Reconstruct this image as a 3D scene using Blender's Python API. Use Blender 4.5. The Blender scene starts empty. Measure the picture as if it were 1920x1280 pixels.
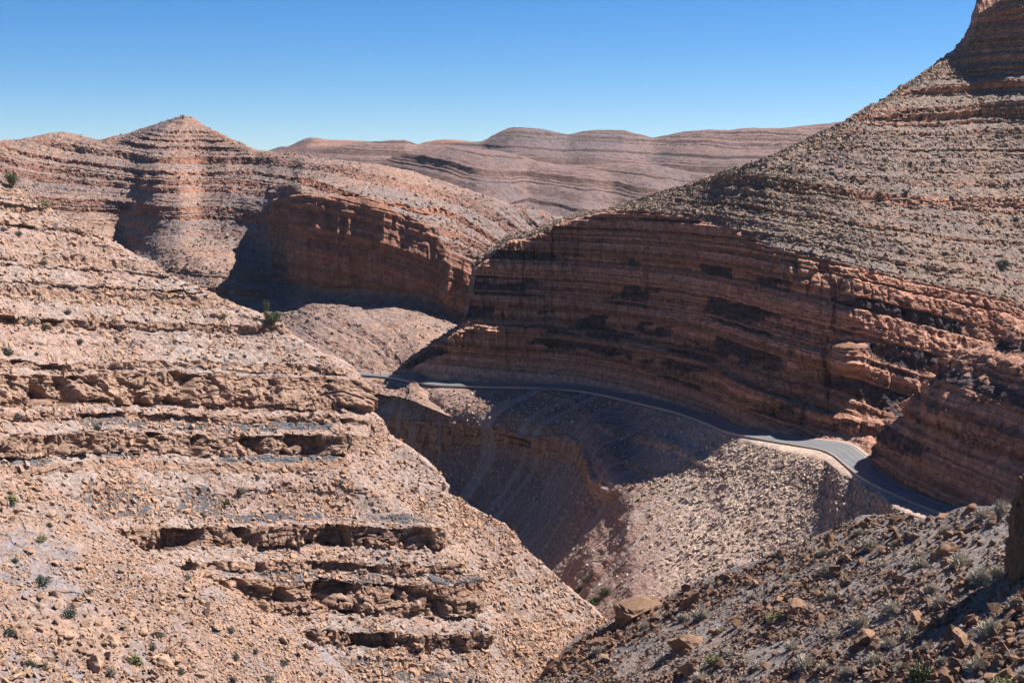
import bpy, bmesh, math, random
import numpy as np
from mathutils import Vector, Matrix

# ------------------------------------------------------------------ camera, sky, sun
scene = bpy.context.scene
FOC = 2637.0                      # focal length in pixels of a 1920 px wide frame
PITCH = math.atan(310.0 / FOC)    # the eye looks down a little: horizon at y = 330 of 1280
SUN_AZ, SUN_EL = math.radians(68.0), math.radians(50.0)   # azimuth clockwise from the view direction (+Y)

cam_d = bpy.data.cameras.new('camera')
cam_d.sensor_width = 36.0
cam_d.lens = 36.0 * FOC / 1920.0
cam_d.clip_start, cam_d.clip_end = 0.5, 30000.0
cam = bpy.data.objects.new('camera', cam_d)
scene.collection.objects.link(cam)
cam.location = (0, 0, 0)
cam.rotation_euler = (math.pi / 2 - PITCH, 0, 0)
scene.camera = cam

world = bpy.data.worlds.new('World')
scene.world = world
world.use_nodes = True
wn = world.node_tree
wn.nodes.clear()
sky = wn.nodes.new('ShaderNodeTexSky')
sky.sky_type = 'NISHITA'
sky.sun_disc = False
sky.sun_elevation = SUN_EL
sky.sun_rotation = SUN_AZ
sky.altitude = 3000.0
sky.air_density = 1.0
sky.dust_density = 0.3
sky.ozone_density = 6.0
bg = wn.nodes.new('ShaderNodeBackground')
bg.inputs['Strength'].default_value = 0.05
wo = wn.nodes.new('ShaderNodeOutputWorld')
hs = wn.nodes.new('ShaderNodeHueSaturation')          # the deep, polarised blue of dry mountain air
hs.inputs['Hue'].default_value = 0.504
hs.inputs['Saturation'].default_value = 1.27
hs.inputs['Value'].default_value = 0.98
wn.links.new(sky.outputs[0], hs.inputs['Color'])
wn.links.new(hs.outputs[0], bg.inputs[0])
wn.links.new(bg.outputs[0], wo.inputs[0])

sun_d = bpy.data.lights.new('sun', 'SUN')
sun_d.energy = 5.0
sun_d.angle = math.radians(0.5)
sun_d.color = (1.0, 0.94, 0.875)
sun = bpy.data.objects.new('sun', sun_d)
scene.collection.objects.link(sun)
SDIR = Vector((math.sin(SUN_AZ) * math.cos(SUN_EL), math.cos(SUN_AZ) * math.cos(SUN_EL), math.sin(SUN_EL)))
sun.rotation_euler = SDIR.to_track_quat('Z', 'Y').to_euler()

scene.view_settings.view_transform = 'Standard'
scene.view_settings.look = 'None'
scene.view_settings.exposure = 1.33
scene.view_settings.gamma = 1.0
scene.view_settings.use_curve_mapping = False

# ------------------------------------------------------------------ numeric helpers
CP, SP = math.cos(PITCH), math.sin(PITCH)

def ray(px, py):
    """direction of a sight line, scaled so that its forward (y) part is 1"""
    a = (np.asarray(px, float) - 960.0) / FOC
    b = (640.0 - np.asarray(py, float)) / FOC
    y = CP + b * SP
    z = -SP + b * CP
    return a / y, z / y

def zof(px, py, d):
    return ray(px, py)[1] * d

def d_on_z(py, z):
    return z / ray(960.0, py)[1]

def pt(px, py, d):
    a, b = ray(px, py)
    return Vector((float(a * d), float(d), float(b * d)))

def to_px(P):
    y = P[..., 1]; a = P[..., 0] / y; b = P[..., 2] / y
    t = np.arctan(b) + PITCH
    f = np.sqrt(1 + b * b)
    return 960 + FOC * a / (f * np.cos(t)), 640 - FOC * np.tan(t)

def pchip(xk, yk, x):
    """monotone cubic through (xk, yk); yk may be (K, N) with common knots"""
    xk = np.asarray(xk, float); yk = np.asarray(yk, float)
    one = yk.ndim == 1
    if one: yk = yk[:, None]
    h = np.diff(xk)[:, None]
    dl = np.diff(yk, axis=0) / h
    m = np.zeros_like(yk)
    if len(xk) > 2:
        w1 = 2 * h[1:] + h[:-1]; w2 = h[1:] + 2 * h[:-1]
        with np.errstate(divide='ignore', invalid='ignore'):
            hm = (w1 + w2) / (w1 / dl[:-1] + w2 / dl[1:])
        m[1:-1] = np.where(dl[:-1] * dl[1:] > 0, np.nan_to_num(hm), 0.0)
    m[0] = dl[0]; m[-1] = dl[-1]
    x = np.asarray(x, float); shp = x.shape; x = x.ravel()
    xc = np.clip(x, xk[0], xk[-1])
    i = np.clip(np.searchsorted(xk, xc, side='right') - 1, 0, len(xk) - 2)
    t = ((xc - xk[i]) / (xk[i + 1] - xk[i]))[:, None]
    hh = (xk[i + 1] - xk[i])[:, None]
    y0, y1, m0, m1 = yk[i], yk[i + 1], m[i] * hh, m[i + 1] * hh
    out = y0 * (2 * t**3 - 3 * t**2 + 1) + m0 * (t**3 - 2 * t**2 + t) + y1 * (-2 * t**3 + 3 * t**2) + m1 * (t**3 - t**2)
    return out[:, 0].reshape(shp) if one else out

def curve(*pts):
    xs = [p[0] for p in pts]; ys = [p[1] for p in pts]
    return lambda x: pchip(xs, ys, x)

def lerpc(*pts):
    xs = [p[0] for p in pts]; ys = [p[1] for p in pts]
    return lambda x: np.interp(x, xs, ys)

def _hash(ix, iy, iz, seed):
    h = (ix.astype(np.uint32) * np.uint32(374761393) + iy.astype(np.uint32) * np.uint32(668265263)
         + iz.astype(np.uint32) * np.uint32(2246822519) + np.uint32(seed * 3266489917 & 0xffffffff))
    h ^= h >> np.uint32(15); h *= np.uint32(2246822519); h ^= h >> np.uint32(13); h *= np.uint32(3266489917); h ^= h >> np.uint32(16)
    return h.astype(np.float32) * np.float32(2.0 / 4294967296.0) - np.float32(1.0)

def vnoise(x, y, z, seed=0):
    x = np.asarray(x, np.float32); y = np.asarray(y, np.float32); z = np.asarray(z, np.float32)
    x, y, z = np.broadcast_arrays(x, y, z)
    fx, fy, fz = np.floor(x), np.floor(y), np.floor(z)
    ix, iy, iz = fx.astype(np.int32), fy.astype(np.int32), fz.astype(np.int32)
    u, v, w = x - fx, y - fy, z - fz
    u = u * u * (3 - 2 * u); v = v * v * (3 - 2 * v); w = w * w * (3 - 2 * w)
    H = lambda a, b, c: _hash(ix + a, iy + b, iz + c, seed)
    c00 = H(0,0,0) * (1 - u) + H(1,0,0) * u; c10 = H(0,1,0) * (1 - u) + H(1,1,0) * u
    c01 = H(0,0,1) * (1 - u) + H(1,0,1) * u; c11 = H(0,1,1) * (1 - u) + H(1,1,1) * u
    return (c00 * (1 - v) + c10 * v) * (1 - w) + (c01 * (1 - v) + c11 * v) * w

def fbm(P, L, octv=4, gain=0.5, seed=0, sz=1.0, ridge=False):
    out = 0; amp = 1.0; tot = 0.0
    for o in range(octv):
        k = (2.03 ** o) / L
        n = vnoise(P[..., 0] * k + 17.3 * o, P[..., 1] * k - 9.1 * o, P[..., 2] * k * sz + 3.7 * o, seed + o)
        if ridge: n = 1.0 - 2.0 * np.abs(n)
        out = out + amp * n; tot += amp; amp *= gain
    return out / tot

def blocks(P, L, seed=0, sz=1.0, warp=0.35):
    """blocky cell noise: one value per (warped) cell"""
    w1 = vnoise(P[..., 0] / L * .7, P[..., 1] / L * .7, P[..., 2] / L * .7 * sz, seed + 11) * warp
    w2 = vnoise(P[..., 0] / L * .9 + 5, P[..., 1] / L * .9, P[..., 2] / L * .9 * sz, seed + 12) * warp
    a = 0.61
    x = (P[..., 0] * math.cos(a) + P[..., 1] * math.sin(a)) / L + w1
    y = (-P[..., 0] * math.sin(a) + P[..., 1] * math.cos(a)) / L + w2
    z = P[..., 2] / L * sz + w1 * .5
    f = lambda q: np.floor(q).astype(np.int32)
    return _hash(f(x), f(y), f(z), seed)

def sstep(a, b, x):
    t = np.clip((x - a) / (b - a), 0, 1)
    return t * t * (3 - 2 * t)

class Strata:
    """ledge profile along the stratigraphic height: hard beds stand steep, soft beds lie back"""
    def __init__(self, s0, s1, beds, K=1.5, win=6.0):
        self.ds = 0.04
        self.s = np.arange(s0, s1, self.ds)
        c = np.zeros_like(self.s)
        for lo, hi, st in beds:
            c = np.maximum(c, st * ((self.s >= lo) & (self.s < hi)))
        self.w = c.copy()
        n = int(win / self.ds); k = np.hanning(2 * n + 1); k /= k.sum()
        mean = np.convolve(np.pad(c, n, mode='edge'), k, mode='valid')
        self.off = np.cumsum((c - mean) * K) * self.ds
        self.off -= np.convolve(np.pad(self.off, n, mode='edge'), k, mode='valid')
    def __call__(self, s): return np.interp(s, self.s, self.off)
    def hard(self, s): return np.interp(s, self.s, self.w)

def random_beds(s0, s1, seed, th=(0.8, 2.2), gap=(1.5, 4.0), st=(0.4, 1.0)):
    r = random.Random(seed); out = []; s = s0
    while s < s1:
        t = r.uniform(*th); out.append((s, s + t, r.uniform(*st))); s += t + r.uniform(*gap)
    return out

def mixed_beds(s0, s1, seed, thick=1.0, st=(0.35, 1.0)):
    """beds of very different thickness, some in packets, some far apart"""
    r = random.Random(seed); out = []; s = s0
    while s < s1:
        t = thick * min(3.2, r.lognormvariate(-.25, .75)); out.append((s, s + t, r.uniform(*st)))
        s += t + thick * min(6.0, r.lognormvariate(.35, .8))
    return out

def fit_bedding(P, lines, deg=2, ref=0.0):
    """bed height through the rock, folded so that beds follow the lines they draw across the land"""
    px, py = to_px(P); F = P.reshape(-1, 3); px = px.ravel(); py = py.ravel()
    c0 = F.mean(0); sc = np.array([100.0, 100.0, 100.0])
    def terms(q):
        x, y, z = ((q - c0) / sc).T
        T = [x, y]
        if deg > 1: T += [x * x, x * y, y * y, x * z]
        if deg > 2: T += [x**3, x * x * y, x * y * y]
        return np.stack(T, -1)
    rows, rhs = [], []
    for li, ln in enumerate(lines):
        pts = []
        for (a, b), (c, d) in zip(ln[:-1], ln[1:]):
            m = max(2, int(abs(c - a) / 25)); pts += [(a + (c - a) * k / m, b + (d - b) * k / m) for k in range(m)]
        pts.append(ln[-1])
        for a, b in pts:
            e = (px - a)**2 + (py - b)**2
            near = np.where(e < max(9.0, e.min() + 1))[0]
            q = F[near[np.argmin(F[near, 1])]]
            lab = np.zeros(len(lines)); lab[li] = -1
            rows.append(np.concatenate([terms(q[None])[0], lab])); rhs.append(-q[2])
    nt = len(terms(c0[None])[0])
    A = np.array(rows); bvec = np.array(rhs)
    reg = np.concatenate([np.full(nt, .35), np.zeros(len(lines))]); 
    A2 = np.vstack([A, np.diag(reg)]); b2 = np.concatenate([bvec, np.zeros(len(reg))])
    sol = np.linalg.lstsq(A2, b2, rcond=None)[0]
    res = A @ sol - bvec
    print('bedding fit', round(float(np.abs(res).mean()), 2), 'm', np.round(sol[:nt], 1))
    return (P[..., 2] + (terms(F) @ sol[:nt]).reshape(P.shape[:2]))

# ------------------------------------------------------------------ object helpers
COL = scene.collection
def link_mesh(name, V, F, mat, attrs=None, smooth=False, parent=None):
    me = bpy.data.meshes.new(name)
    V = np.ascontiguousarray(V, np.float32); F = np.ascontiguousarray(F, np.int32)
    me.vertices.add(len(V)); me.vertices.foreach_set('co', V.ravel())
    n = F.shape[1]
    me.loops.add(F.size); me.loops.foreach_set('vertex_index', F.ravel())
    me.polygons.add(len(F))
    me.polygons.foreach_set('loop_start', np.arange(0, F.size, n, dtype=np.int32))
    me.polygons.foreach_set('use_smooth', np.full(len(F), smooth))
    for k, a in (attrs or {}).items():
        at = me.attributes.new(k, 'FLOAT', 'POINT'); at.data.foreach_set('value', np.ascontiguousarray(a, np.float32).ravel())
    me.update(calc_edges=True); me.validate()
    if mat: me.materials.append(mat)
    o = bpy.data.objects.new(name, me)
    COL.objects.link(o)
    if parent: o.parent = parent
    return o

def tag(o, label=None, cat=None, group=None, kind=None):
    if label: o['label'] = label
    if cat: o['category'] = cat
    if group: o['group'] = group
    if kind: o['kind'] = kind
    return o

def grid_faces(nv, nu):
    i = np.arange(nv * nu).reshape(nv, nu)
    return np.stack([i[:-1, :-1], i[1:, :-1], i[1:, 1:], i[:-1, 1:]], -1).reshape(-1, 4)

def grid_normals(P):
    du = np.gradient(P, axis=1); dv = np.gradient(P, axis=0)
    n = np.cross(du, dv)
    n /= np.linalg.norm(n, axis=-1, keepdims=True) + 1e-9
    s = np.sign((n * -P).sum(-1, keepdims=True)); s[s == 0] = 1
    # rows behind a crest face away from the eye: keep them pointing up instead
    up = np.sign(n[..., 2:3]); up[up == 0] = 1
    return np.where(np.abs(n[..., 2:3]) > 0.25, n * up, n * s)

def net(rows, x0, x1, step=1.5, vstep=1.5, coarse=()):
    """surface through rows (top to bottom) of (height-in-frame curve, distance curve): each column is a vertical cut of the land"""
    px = np.arange(x0, x1 + step, step)
    py = np.array([np.asarray(r[0](px), float) for r in rows])
    dd = np.array([np.asarray(r[1](px), float) for r in rows])
    for k in range(1, len(rows)):            # never fold over in the frame
        pass
    a, b = ray(px[None, :], py)
    Z = b * dd
    seg = np.sqrt(np.diff(dd, axis=0)**2 + np.diff(Z, axis=0)**2).mean(1) + 1e-3
    T = np.concatenate([[0], np.cumsum(seg)])
    ts = []
    for k in range(len(rows) - 1):
        ln = np.percentile(np.abs(np.diff(py, axis=0)[k]), 92)
        n = max(3, int(ln / vstep))
        if k in coarse: n = min(n, 24); n = max(n, 10)
        ts.append(np.linspace(T[k], T[k + 1], n, endpoint=False))
    t = np.concatenate(ts + [[T[-1]]])
    D = pchip(T, dd, t); ZZ = pchip(T, Z, t)
    ax, _ = ray(px, np.full_like(px, 500.0))
    # column azimuth is the same whatever the height only without pitch: take it row by row
    AX = pchip(T, np.broadcast_to(a, dd.shape).copy(), t)
    P = np.stack([AX * D, D, ZZ], -1)
    return P

def auto_d(slope_T, edge_y, edge_d, sky_y):
    """distance at which ground climbing at slope T from an edge meets the sight line through the skyline"""
    def f(px):
        ze = zof(px, edge_y(px), edge_d(px)); k = ray(px, sky_y(px))[1]
        d = (ze - slope_T * edge_d(px)) / (k - slope_T)
        return np.maximum(d, edge_d(px) + 2.0)
    return f

def off(f, k): return lambda px: f(px) + k
def mix(f, g, t): return lambda px: f(px) * (1 - t) + g(px) * t

# ------------------------------------------------------------------ materials
class NT:
    def __init__(self, name):
        self.m = bpy.data.materials.new(name); self.m.use_nodes = True
        self.t = self.m.node_tree; self.t.nodes.clear()
        self.out = self.t.nodes.new('ShaderNodeOutputMaterial')
        self.b = self.t.nodes.new('ShaderNodeBsdfPrincipled')
        self.b.inputs['Roughness'].default_value = 0.95
        self.b.inputs['Specular IOR Level'].default_value = 0.12
        self.t.links.new(self.b.outputs[0], self.out.inputs[0])
        self.pos = self.n('ShaderNodeNewGeometry').outputs['Position']
    def n(self, t, **kw):
        x = self.t.nodes.new(t)
        for k, v in kw.items(): setattr(x, k, v)
        return x
    def put(self, sock, v):
        if hasattr(v, 'node'): self.t.links.new(v, sock)
        elif isinstance(v, (tuple, list)) and len(v) == 3 and sock.type == 'RGBA': sock.default_value = (*v, 1)
        else: sock.default_value = v
    def attr(self, name): return self.n('ShaderNodeAttribute', attribute_name=name).outputs['Fac']
    def math(self, op, a, b=0.0, c=0.0, clamp=False):
        x = self.n('ShaderNodeMath', operation=op); x.use_clamp = clamp
        self.put(x.inputs[0], a); self.put(x.inputs[1], b)
        if len(x.inputs) > 2: self.put(x.inputs[2], c)
        return x.outputs[0]
    def mapr(self, v, a, b, c=0.0, d=1.0):
        x = self.n('ShaderNodeMapRange'); self.put(x.inputs[0], v)
        for i, q in enumerate((a, b, c, d)): self.put(x.inputs[i + 1], q)
        return x.outputs[0]
    def mix(self, f, a, b, mode='MIX'):
        x = self.n('ShaderNodeMix', data_type='RGBA', blend_type=mode)
        self.put(x.inputs[0], f); self.put(x.inputs[6], a); self.put(x.inputs[7], b)
        return x.outputs[2]
    def noise(self, scale, detail=3.0, rough=0.55, vec=None, w=None, dist=0.0):
        x = self.n('ShaderNodeTexNoise')
        if w is not None: x.noise_dimensions = '1D'; self.put(x.inputs['W'], w)
        else: self.put(x.inputs['Vector'], vec if vec is not None else self.pos)
        self.put(x.inputs['Scale'], scale); self.put(x.inputs['Detail'], detail); self.put(x.inputs['Roughness'], rough)
        x.inputs['Distortion'].default_value = dist
        return x.outputs[0]
    def voro(self, scale, feature='F1', vec=None):
        x = self.n('ShaderNodeTexVoronoi', feature=feature)
        self.put(x.inputs['Vector'], vec if vec is not None else self.pos); self.put(x.inputs['Scale'], scale)
        return x
    def scalev(self, v):
        x = self.n('ShaderNodeVectorMath', operation='MULTIPLY'); self.put(x.inputs[0], self.pos); x.inputs[1].default_value = v
        return x.outputs[0]
    def gray(self, v):
        x = self.n('ShaderNodeCombineColor'); [self.put(x.inputs[i], v) for i in range(3)]
        return x.outputs[0]
    def bump(self, h, dist, strength=0.8):
        x = self.n('ShaderNodeBump'); self.put(x.inputs['Height'], h)
        x.inputs['Distance'].default_value = dist; x.inputs['Strength'].default_value = strength
        self.t.links.new(x.outputs[0], self.b.inputs['Normal'])
    def done(self, col):
        self.put(self.b.inputs['Base Color'], col); return self.m

def land_material(name, gravel, gravel2, rock, rock2, shale, cell, band=0.35, grain=0.9, patch=0.02, streak=0.0, bumpd=None, pale=(.5, .4, .32)):
    """layered desert rock: gravel on the treads, bedded rock on the risers, bands and patches of grey shale"""
    gravel, gravel2, rock, rock2, shale = [tuple(x * .76 for x in c) for c in (gravel, gravel2, rock, rock2, shale)]
    g = NT(name)
    st = g.attr('strat'); rk = g.attr('rock'); gy = g.attr('grey')
    pn = g.noise(patch, 5, 0.6)
    c_gr = g.mix(g.mapr(pn, 0.42, 0.60), gravel, gravel2)
    bn = g.noise(band, 4, 0.7, w=st)
    bn2 = g.noise(band * 4.3, 2, 0.7, w=st)
    c_rk = g.mix(g.mapr(bn, 0.41, 0.59), rock, rock2)
    vs = g.noise(cell * 0.55, 4, 0.65, vec=g.scalev((1, 1, 0.22)))        # stains that run down the faces
    c_rk = g.mix(g.mapr(vs, 0.52, 0.74, 0, 0.6), c_rk, tuple(x * 0.42 for x in rock2))
    c_rk = g.mix(g.mapr(bn2, 0.58, 0.72, 0, 0.45), c_rk, tuple(x * 0.55 for x in shale))
    edge = g.math('ADD', rk, g.math('MULTIPLY', g.math('SUBTRACT', g.noise(cell * 0.8, 3), 0.5), 0.9))
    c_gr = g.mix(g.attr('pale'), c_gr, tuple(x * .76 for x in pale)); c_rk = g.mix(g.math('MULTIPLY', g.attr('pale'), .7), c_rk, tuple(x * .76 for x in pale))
    col = g.mix(g.mapr(edge, 0.3, 0.6), c_gr, c_rk)
    eg = g.math('ADD', gy, g.math('MULTIPLY', g.math('SUBTRACT', g.noise(cell * 0.7, 4, 0.7), 0.5), 0.8))
    sh = g.mix(g.mapr(g.noise(cell * 3, 3), 0.4, 0.65), shale, tuple(x * 0.6 for x in shale))
    col = g.mix(g.mapr(eg, 0.38, 0.62), col, sh)
    v = g.voro(cell)                                                       # stones of many tints
    x = g.n('ShaderNodeSeparateColor'); g.put(x.inputs[0], v.outputs['Color'])
    col = g.mix(1.0, col, g.gray(g.mapr(x.outputs[0], 0, 1, 1 - 0.30 * grain, 1 + 0.22 * grain)), 'MULTIPLY')
    tint = g.mix(x.outputs[1], (1.06, 0.97, 0.90), (0.95, 1.0, 1.06))
    col = g.mix(0.8 * grain, col, g.mix(1.0, col, tint, 'MULTIPLY'))
    f = g.noise(cell * 2.6, 4, 0.7)
    col = g.mix(1.0, col, g.gray(g.mapr(f, 0.25, 0.75, 1 - 0.25 * grain, 1 + 0.22 * grain)), 'MULTIPLY')
    if streak:
        s = g.noise(1.0, 4, 0.6, w=g.math('MULTIPLY', g.attr('fall'), streak))
        col = g.mix(g.mapr(s, 0.50, 0.64, 0, 0.75), col, tuple(0.5 * (a + b) for a, b in zip(gravel2, (0.42, 0.37, 0.34))))
    h = g.noise(cell * 1.3, 6, 0.75)
    g.bump(h, bumpd or 0.9 / cell, 0.75)
    return g.done(col)

TAN = (0.405, 0.28, 0.23); TAN2 = (0.335, 0.275, 0.245)
ORG = (0.43, 0.26, 0.155); BRN = (0.30, 0.175, 0.11); SHALE = (0.17, 0.17, 0.185)
M_left = land_material('left_slope_rock', TAN, (0.37, 0.30, 0.265), (0.44, 0.295, 0.215), (0.40, 0.25, 0.175), (0.145, 0.15, 0.165), 1.5, band=0.5, patch=0.05)
M_near = land_material('near_scree', (0.385, 0.265, 0.205), (0.285, 0.25, 0.25), ORG, BRN, SHALE, 2.2, patch=0.10)
M_right = land_material('right_mountain_rock', (0.30, 0.218, 0.172), (0.25, 0.20, 0.175), (0.64, 0.345, 0.235), (0.32, 0.165, 0.11), (0.11, 0.085, 0.09), 0.9, band=0.45, patch=0.03, pale=(.70, .45, .36))
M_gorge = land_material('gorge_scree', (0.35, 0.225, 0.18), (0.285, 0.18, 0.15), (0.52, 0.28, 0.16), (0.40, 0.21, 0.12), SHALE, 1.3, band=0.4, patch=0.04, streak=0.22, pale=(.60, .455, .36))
M_fore = land_material('foreground_scree', (0.31, 0.25, 0.215), (0.27, 0.245, 0.24), ORG, BRN, (0.17, 0.165, 0.172), 2.4, patch=0.12)
M_mid = land_material('middle_hills_rock', (0.36, 0.24, 0.19), (0.275, 0.21, 0.19), (0.43, 0.215, 0.145), (0.29, 0.14, 0.098), (0.16, 0.13, 0.14), 0.6, band=0.3, patch=0.013)
M_far = land_material('distant_hills_rock', (0.25, 0.16, 0.137), (0.18, 0.137, 0.137), (0.19, 0.11, 0.09), (0.09, 0.06, 0.056), (0.115, 0.105, 0.115), 0.22, band=0.12, patch=0.0035)
M_red = land_material('red_peaks_rock', (0.40, 0.185, 0.115), (0.34, 0.19, 0.14), (0.34, 0.17, 0.11), (0.26, 0.14, 0.10), (0.2, 0.16, 0.15), 0.2, band=0.08, patch=0.003)
# ------------------------------------------------------------------ the lie of the land
ROAD_Z = -65.0
HAZE = 0.000018
RP = [((540,694.5),(540,700)),((600,694.8),(600,700.3)),((660,695.5),(655,701)),((700,696.8),(690,703)),((745,702),(735,707.5)),((790,710),(780,716)),((830,715.5),(825,722)),
      ((900,717.5),(900,724)),((1000,719),(1000,726)),((1080,722),(1078,731)),((1150,732),(1140,742)),((1220,747),(1205,757)),
      ((1290,766),(1270,773)),((1345,783),(1325,793)),((1380,800),(1360,808)),((1450,815),(1440,825)),((1520,823),(1500,835)),
      ((1575,829),(1545,844)),((1605,840),(1568,857)),((1632,862),(1590,876)),((1652,885),(1620,897)),((1692,912),(1660,918)),
      ((1742,936),(1720,944)),((1800,956),(1790,970)),((1900,990),(1900,1010)),((2060,1045),(2060,1075))]
y_in = lerpc(*[a for a, b in RP]); y_out = lerpc(*[b for a, b in RP])
def on_z(yf, z): return lambda px: d_on_z(yf(px), z)

def add_mesh(name, P, mat, strat, rock, grey, fall=None, pale=None):
    nv, nu = P.shape[:2]
    at = dict(strat=strat, rock=rock, grey=grey)
    if fall is not None: at['fall'] = fall
    if pale is not None: at['pale'] = pale
    o = link_mesh(name, P.reshape(-1, 3), grid_faces(nv, nu), mat, at)
    return tag(o, kind='structure')

def weather(P, st, s, K=1.0, jit=0.5, Lj=18.0, rough=(), seed=0, mask=None, flute=0.0, Lf=6.0, blk=0.0, Lb=3.0, cut=1.0):
    """push the ledges out, split them into blocks, roughen everything: all in metres, in the place itself"""
    N = grid_normals(P)
    Nh = N.copy(); Nh[..., 2] *= 0.25
    Nh /= np.linalg.norm(Nh, axis=-1, keepdims=True) + 1e-6
    sj = s + jit * fbm(P, Lj, 3, seed=seed + 1)
    m = 1.0 if mask is None else mask
    amt = np.clip(0.75 + cut * 0.9 * fbm(P, Lj * 2.2, 3, seed=seed + 2, sz=0.6), 0.05, 1.5)
    hard = st.hard(sj)
    o = K * amt * st(sj) * m
    if blk:
        o = o + (blk * blocks(P, Lb, seed + 5, 0.8) + blk * .6 * blocks(P, Lb * .45, seed + 6, 0.9)) * np.clip(hard, 0, 1) * m
    if flute:
        r = fbm(P, Lf, 4, 0.6, seed + 7, sz=0.13, ridge=True)
        o = o + flute * r * m
    Q = P + Nh * o[..., None]
    r = 0
    for L, a, oc, sz, rg in rough:
        r = r + a * fbm(P, L, oc, 0.55, seed + int(L * 10) + 31, sz, rg)
    Q = Q + N * np.asarray(r)[..., None]
    return Q, hard, sj

def steep(P):
    n = grid_normals(P)
    return 1 - np.abs(n[..., 2])

LANDH = {}
LAND = {}          # finished surfaces, for setting stones and shrubs on them

# ---- distant hills
def far_hill(name, sky, d0, T, y_low, mat, seed, beds, dip=(0, 0), K=1.2, x0=400, x1=1760, rough=(), warp=0.0, spurs=None):
    low = lambda px: np.maximum(sky(px) + 12, y_low(px))
    def dlow(px):
        k0 = ray(px, sky(px))[1]; k1 = ray(px, low(px))[1]
        dd = d0(px)
        return dd * (k0 - T) / (k1 - T) if True else dd
    sp = spurs or (lambda px: 0 * px)
    P = net([(off(sky, 14), lambda px: d0(px) * 1.25), (sky, d0), (mix(sky, low, .33), lambda px: mix(d0, dlow, .33)(px) + sp(px)),
             (mix(sky, low, .7), lambda px: mix(d0, dlow, .7)(px) + sp(px) * 1.5), (low, lambda px: dlow(px) + sp(px))], x0, x1, 1.6, 1.2, coarse=(0,))
    s = P[..., 2] + dip[0] * P[..., 0] + dip[1] * P[..., 1] + warp * fbm(P, 900, 2, seed=seed)
    st = Strata(s.min() - 10, s.max() + 10, beds, 1.0, 40)
    pxs, pys = to_px(P)
    Q, hard, sj = weather(P, st, s, K, 2.0, 160, rough, seed, mask=sstep(-2, 14, pys - sky(pxs)))
    o = add_mesh(name, Q, mat, sj, hard * .9, sstep(.1, .5, fbm(P, 260, 4, seed=seed + 3, sz=2.0)) * .6)
    LAND[name] = Q
    return o

redsky = curve((480,300),(520,283),(545,272),(585,258),(620,262),(660,264),(700,266),(740,272),(770,275),(800,266),(840,261.5),(880,265),(905,270),(930,280),(960,300))
far_hill('red_hills', redsky, lambda px: 3300 + 0 * px, .35, lambda px: 300 + 0 * px, M_red, 11,
         random_beds(-800, 800, 3, (4, 9), (14, 40)), K=.6, x0=480, x1=960, rough=((120, 4, 5, 1, False),))
graysky = curve((380,300),(480,292),(520,286),(560,281),(640,274),(700,270),(755,267),(785,276),(850,276),(905,270.5),(930,258),(965,246.5),(1000,248),(1030,254),(1065,260.5),(1095,254),(1120,250),(1160,249),(1200,255),(1225,261),(1270,252),(1300,247.5),(1340,246),(1400,248),(1450,247),(1480,242),(1520,237),(1560,234),(1640,230),(1760,222))
far_hill('distant_hills', graysky, lambda px: 2300 + 0 * px, .27, lambda px: 372 + 0 * px, M_far, 21,
         mixed_beds(-900, 600, 5, 2.8), dip=(.05, 0), K=1.0, x0=380, x1=1760, rough=((260, 8, 4, .4, True), (60, 2, 3, .5, True), (10, .6, 2, 1, False)),
         spurs=lambda px: 20 * np.sin(px / 61.0))
midsky = curve((440,300),(560,299),(640,300),(708,303),(745,291),(780,284),(820,280),(855,277.5),(890,280),(917,285),(967,296),(1000,305),(1080,317),(1150,312),(1230,318),(1300,330),(1400,345),(1500,350))
far_hill('banded_hill', midsky, lambda px: 1500 + 0 * px, .30, lambda px: 424 + 0 * px, M_far, 31,
         mixed_beds(-700, 500, 8, 1.9), dip=(.12, -.05), K=1.2, x0=440, x1=1500, rough=((200, 6, 4, .4, True), (45, 1.6, 3, .5, True), (7, .5, 2, 1, False)),
         warp=26, spurs=curve((440,20),(700,30),(780,18),(850,-15),(910,-50),(950,-30),(990,12),(1030,0),(1090,-22),(1150,14),(1220,-14),(1300,22),(1400,-10),(1500,0)))

# ---- the pointed peak and the middle mountain with its cliff, one range
c_sky = curve((-160,290),(-60,276),(0,264.5),(40,260),(80,253.5),(120,247.5),(150,252),(185,260.5),(215,256),(260,244),(300,230.5),(325,221),(345,216),(358,218.5),(380,231),(420,252),(460,272),(490,283),(520,286.5),(560,290),(600,294),(640,299),(700,306),(760,319),(840,344),(900,365),(960,386),(1000,394),(1058,408),(1130,425),(1200,445))
c_edge = curve((-160,385),(0,375),(120,372),(215,385),(290,375),(380,372),(460,378),(500,380),(530,374),(561,366),(600,369),(636,370),(680,371),(717,381),(752,405),(775,410),(811,436),(839,467),(889,489),(960,505),(1100,540),(1200,560))
c_foot = curve((-160,470),(0,450),(200,462),(260,470),(330,474),(450,508),(490,522),(561,529),(620,540),(680,543),(730,546),(780,548),(800,556),(850,580),(890,598),(1000,640),(1200,700))
c_bot = curve((-160,560),(0,540),(300,600),(490,650),(560,694),(660,695.5),(700,696.8),(745,702),(790,712),(850,735),(1000,790),(1200,860))
c_edge_d = curve((-160,650),(0,645),(120,648),(200,648),(250,643),(280,630),(305,620),(335,616),(380,626),(430,618),(480,606),(510,597),(545,577),(568,546),(600,545),(640,544),(700,543),(760,541),(811,539),(839,538),(889,536),(960,530),(1100,514),(1200,494))
c_foot_d = curve((-160,600),(0,600),(120,604),(190,612),(228,622),(262,596),(300,570),(340,560),(390,556),(430,556),(470,560),(500,563),(530,562),(550,555),(566,543),(600,541),(640,540),(700,539),(760,537),(800,536),(850,533),(889,531),(960,524),(1100,500),(1200,480))
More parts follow.
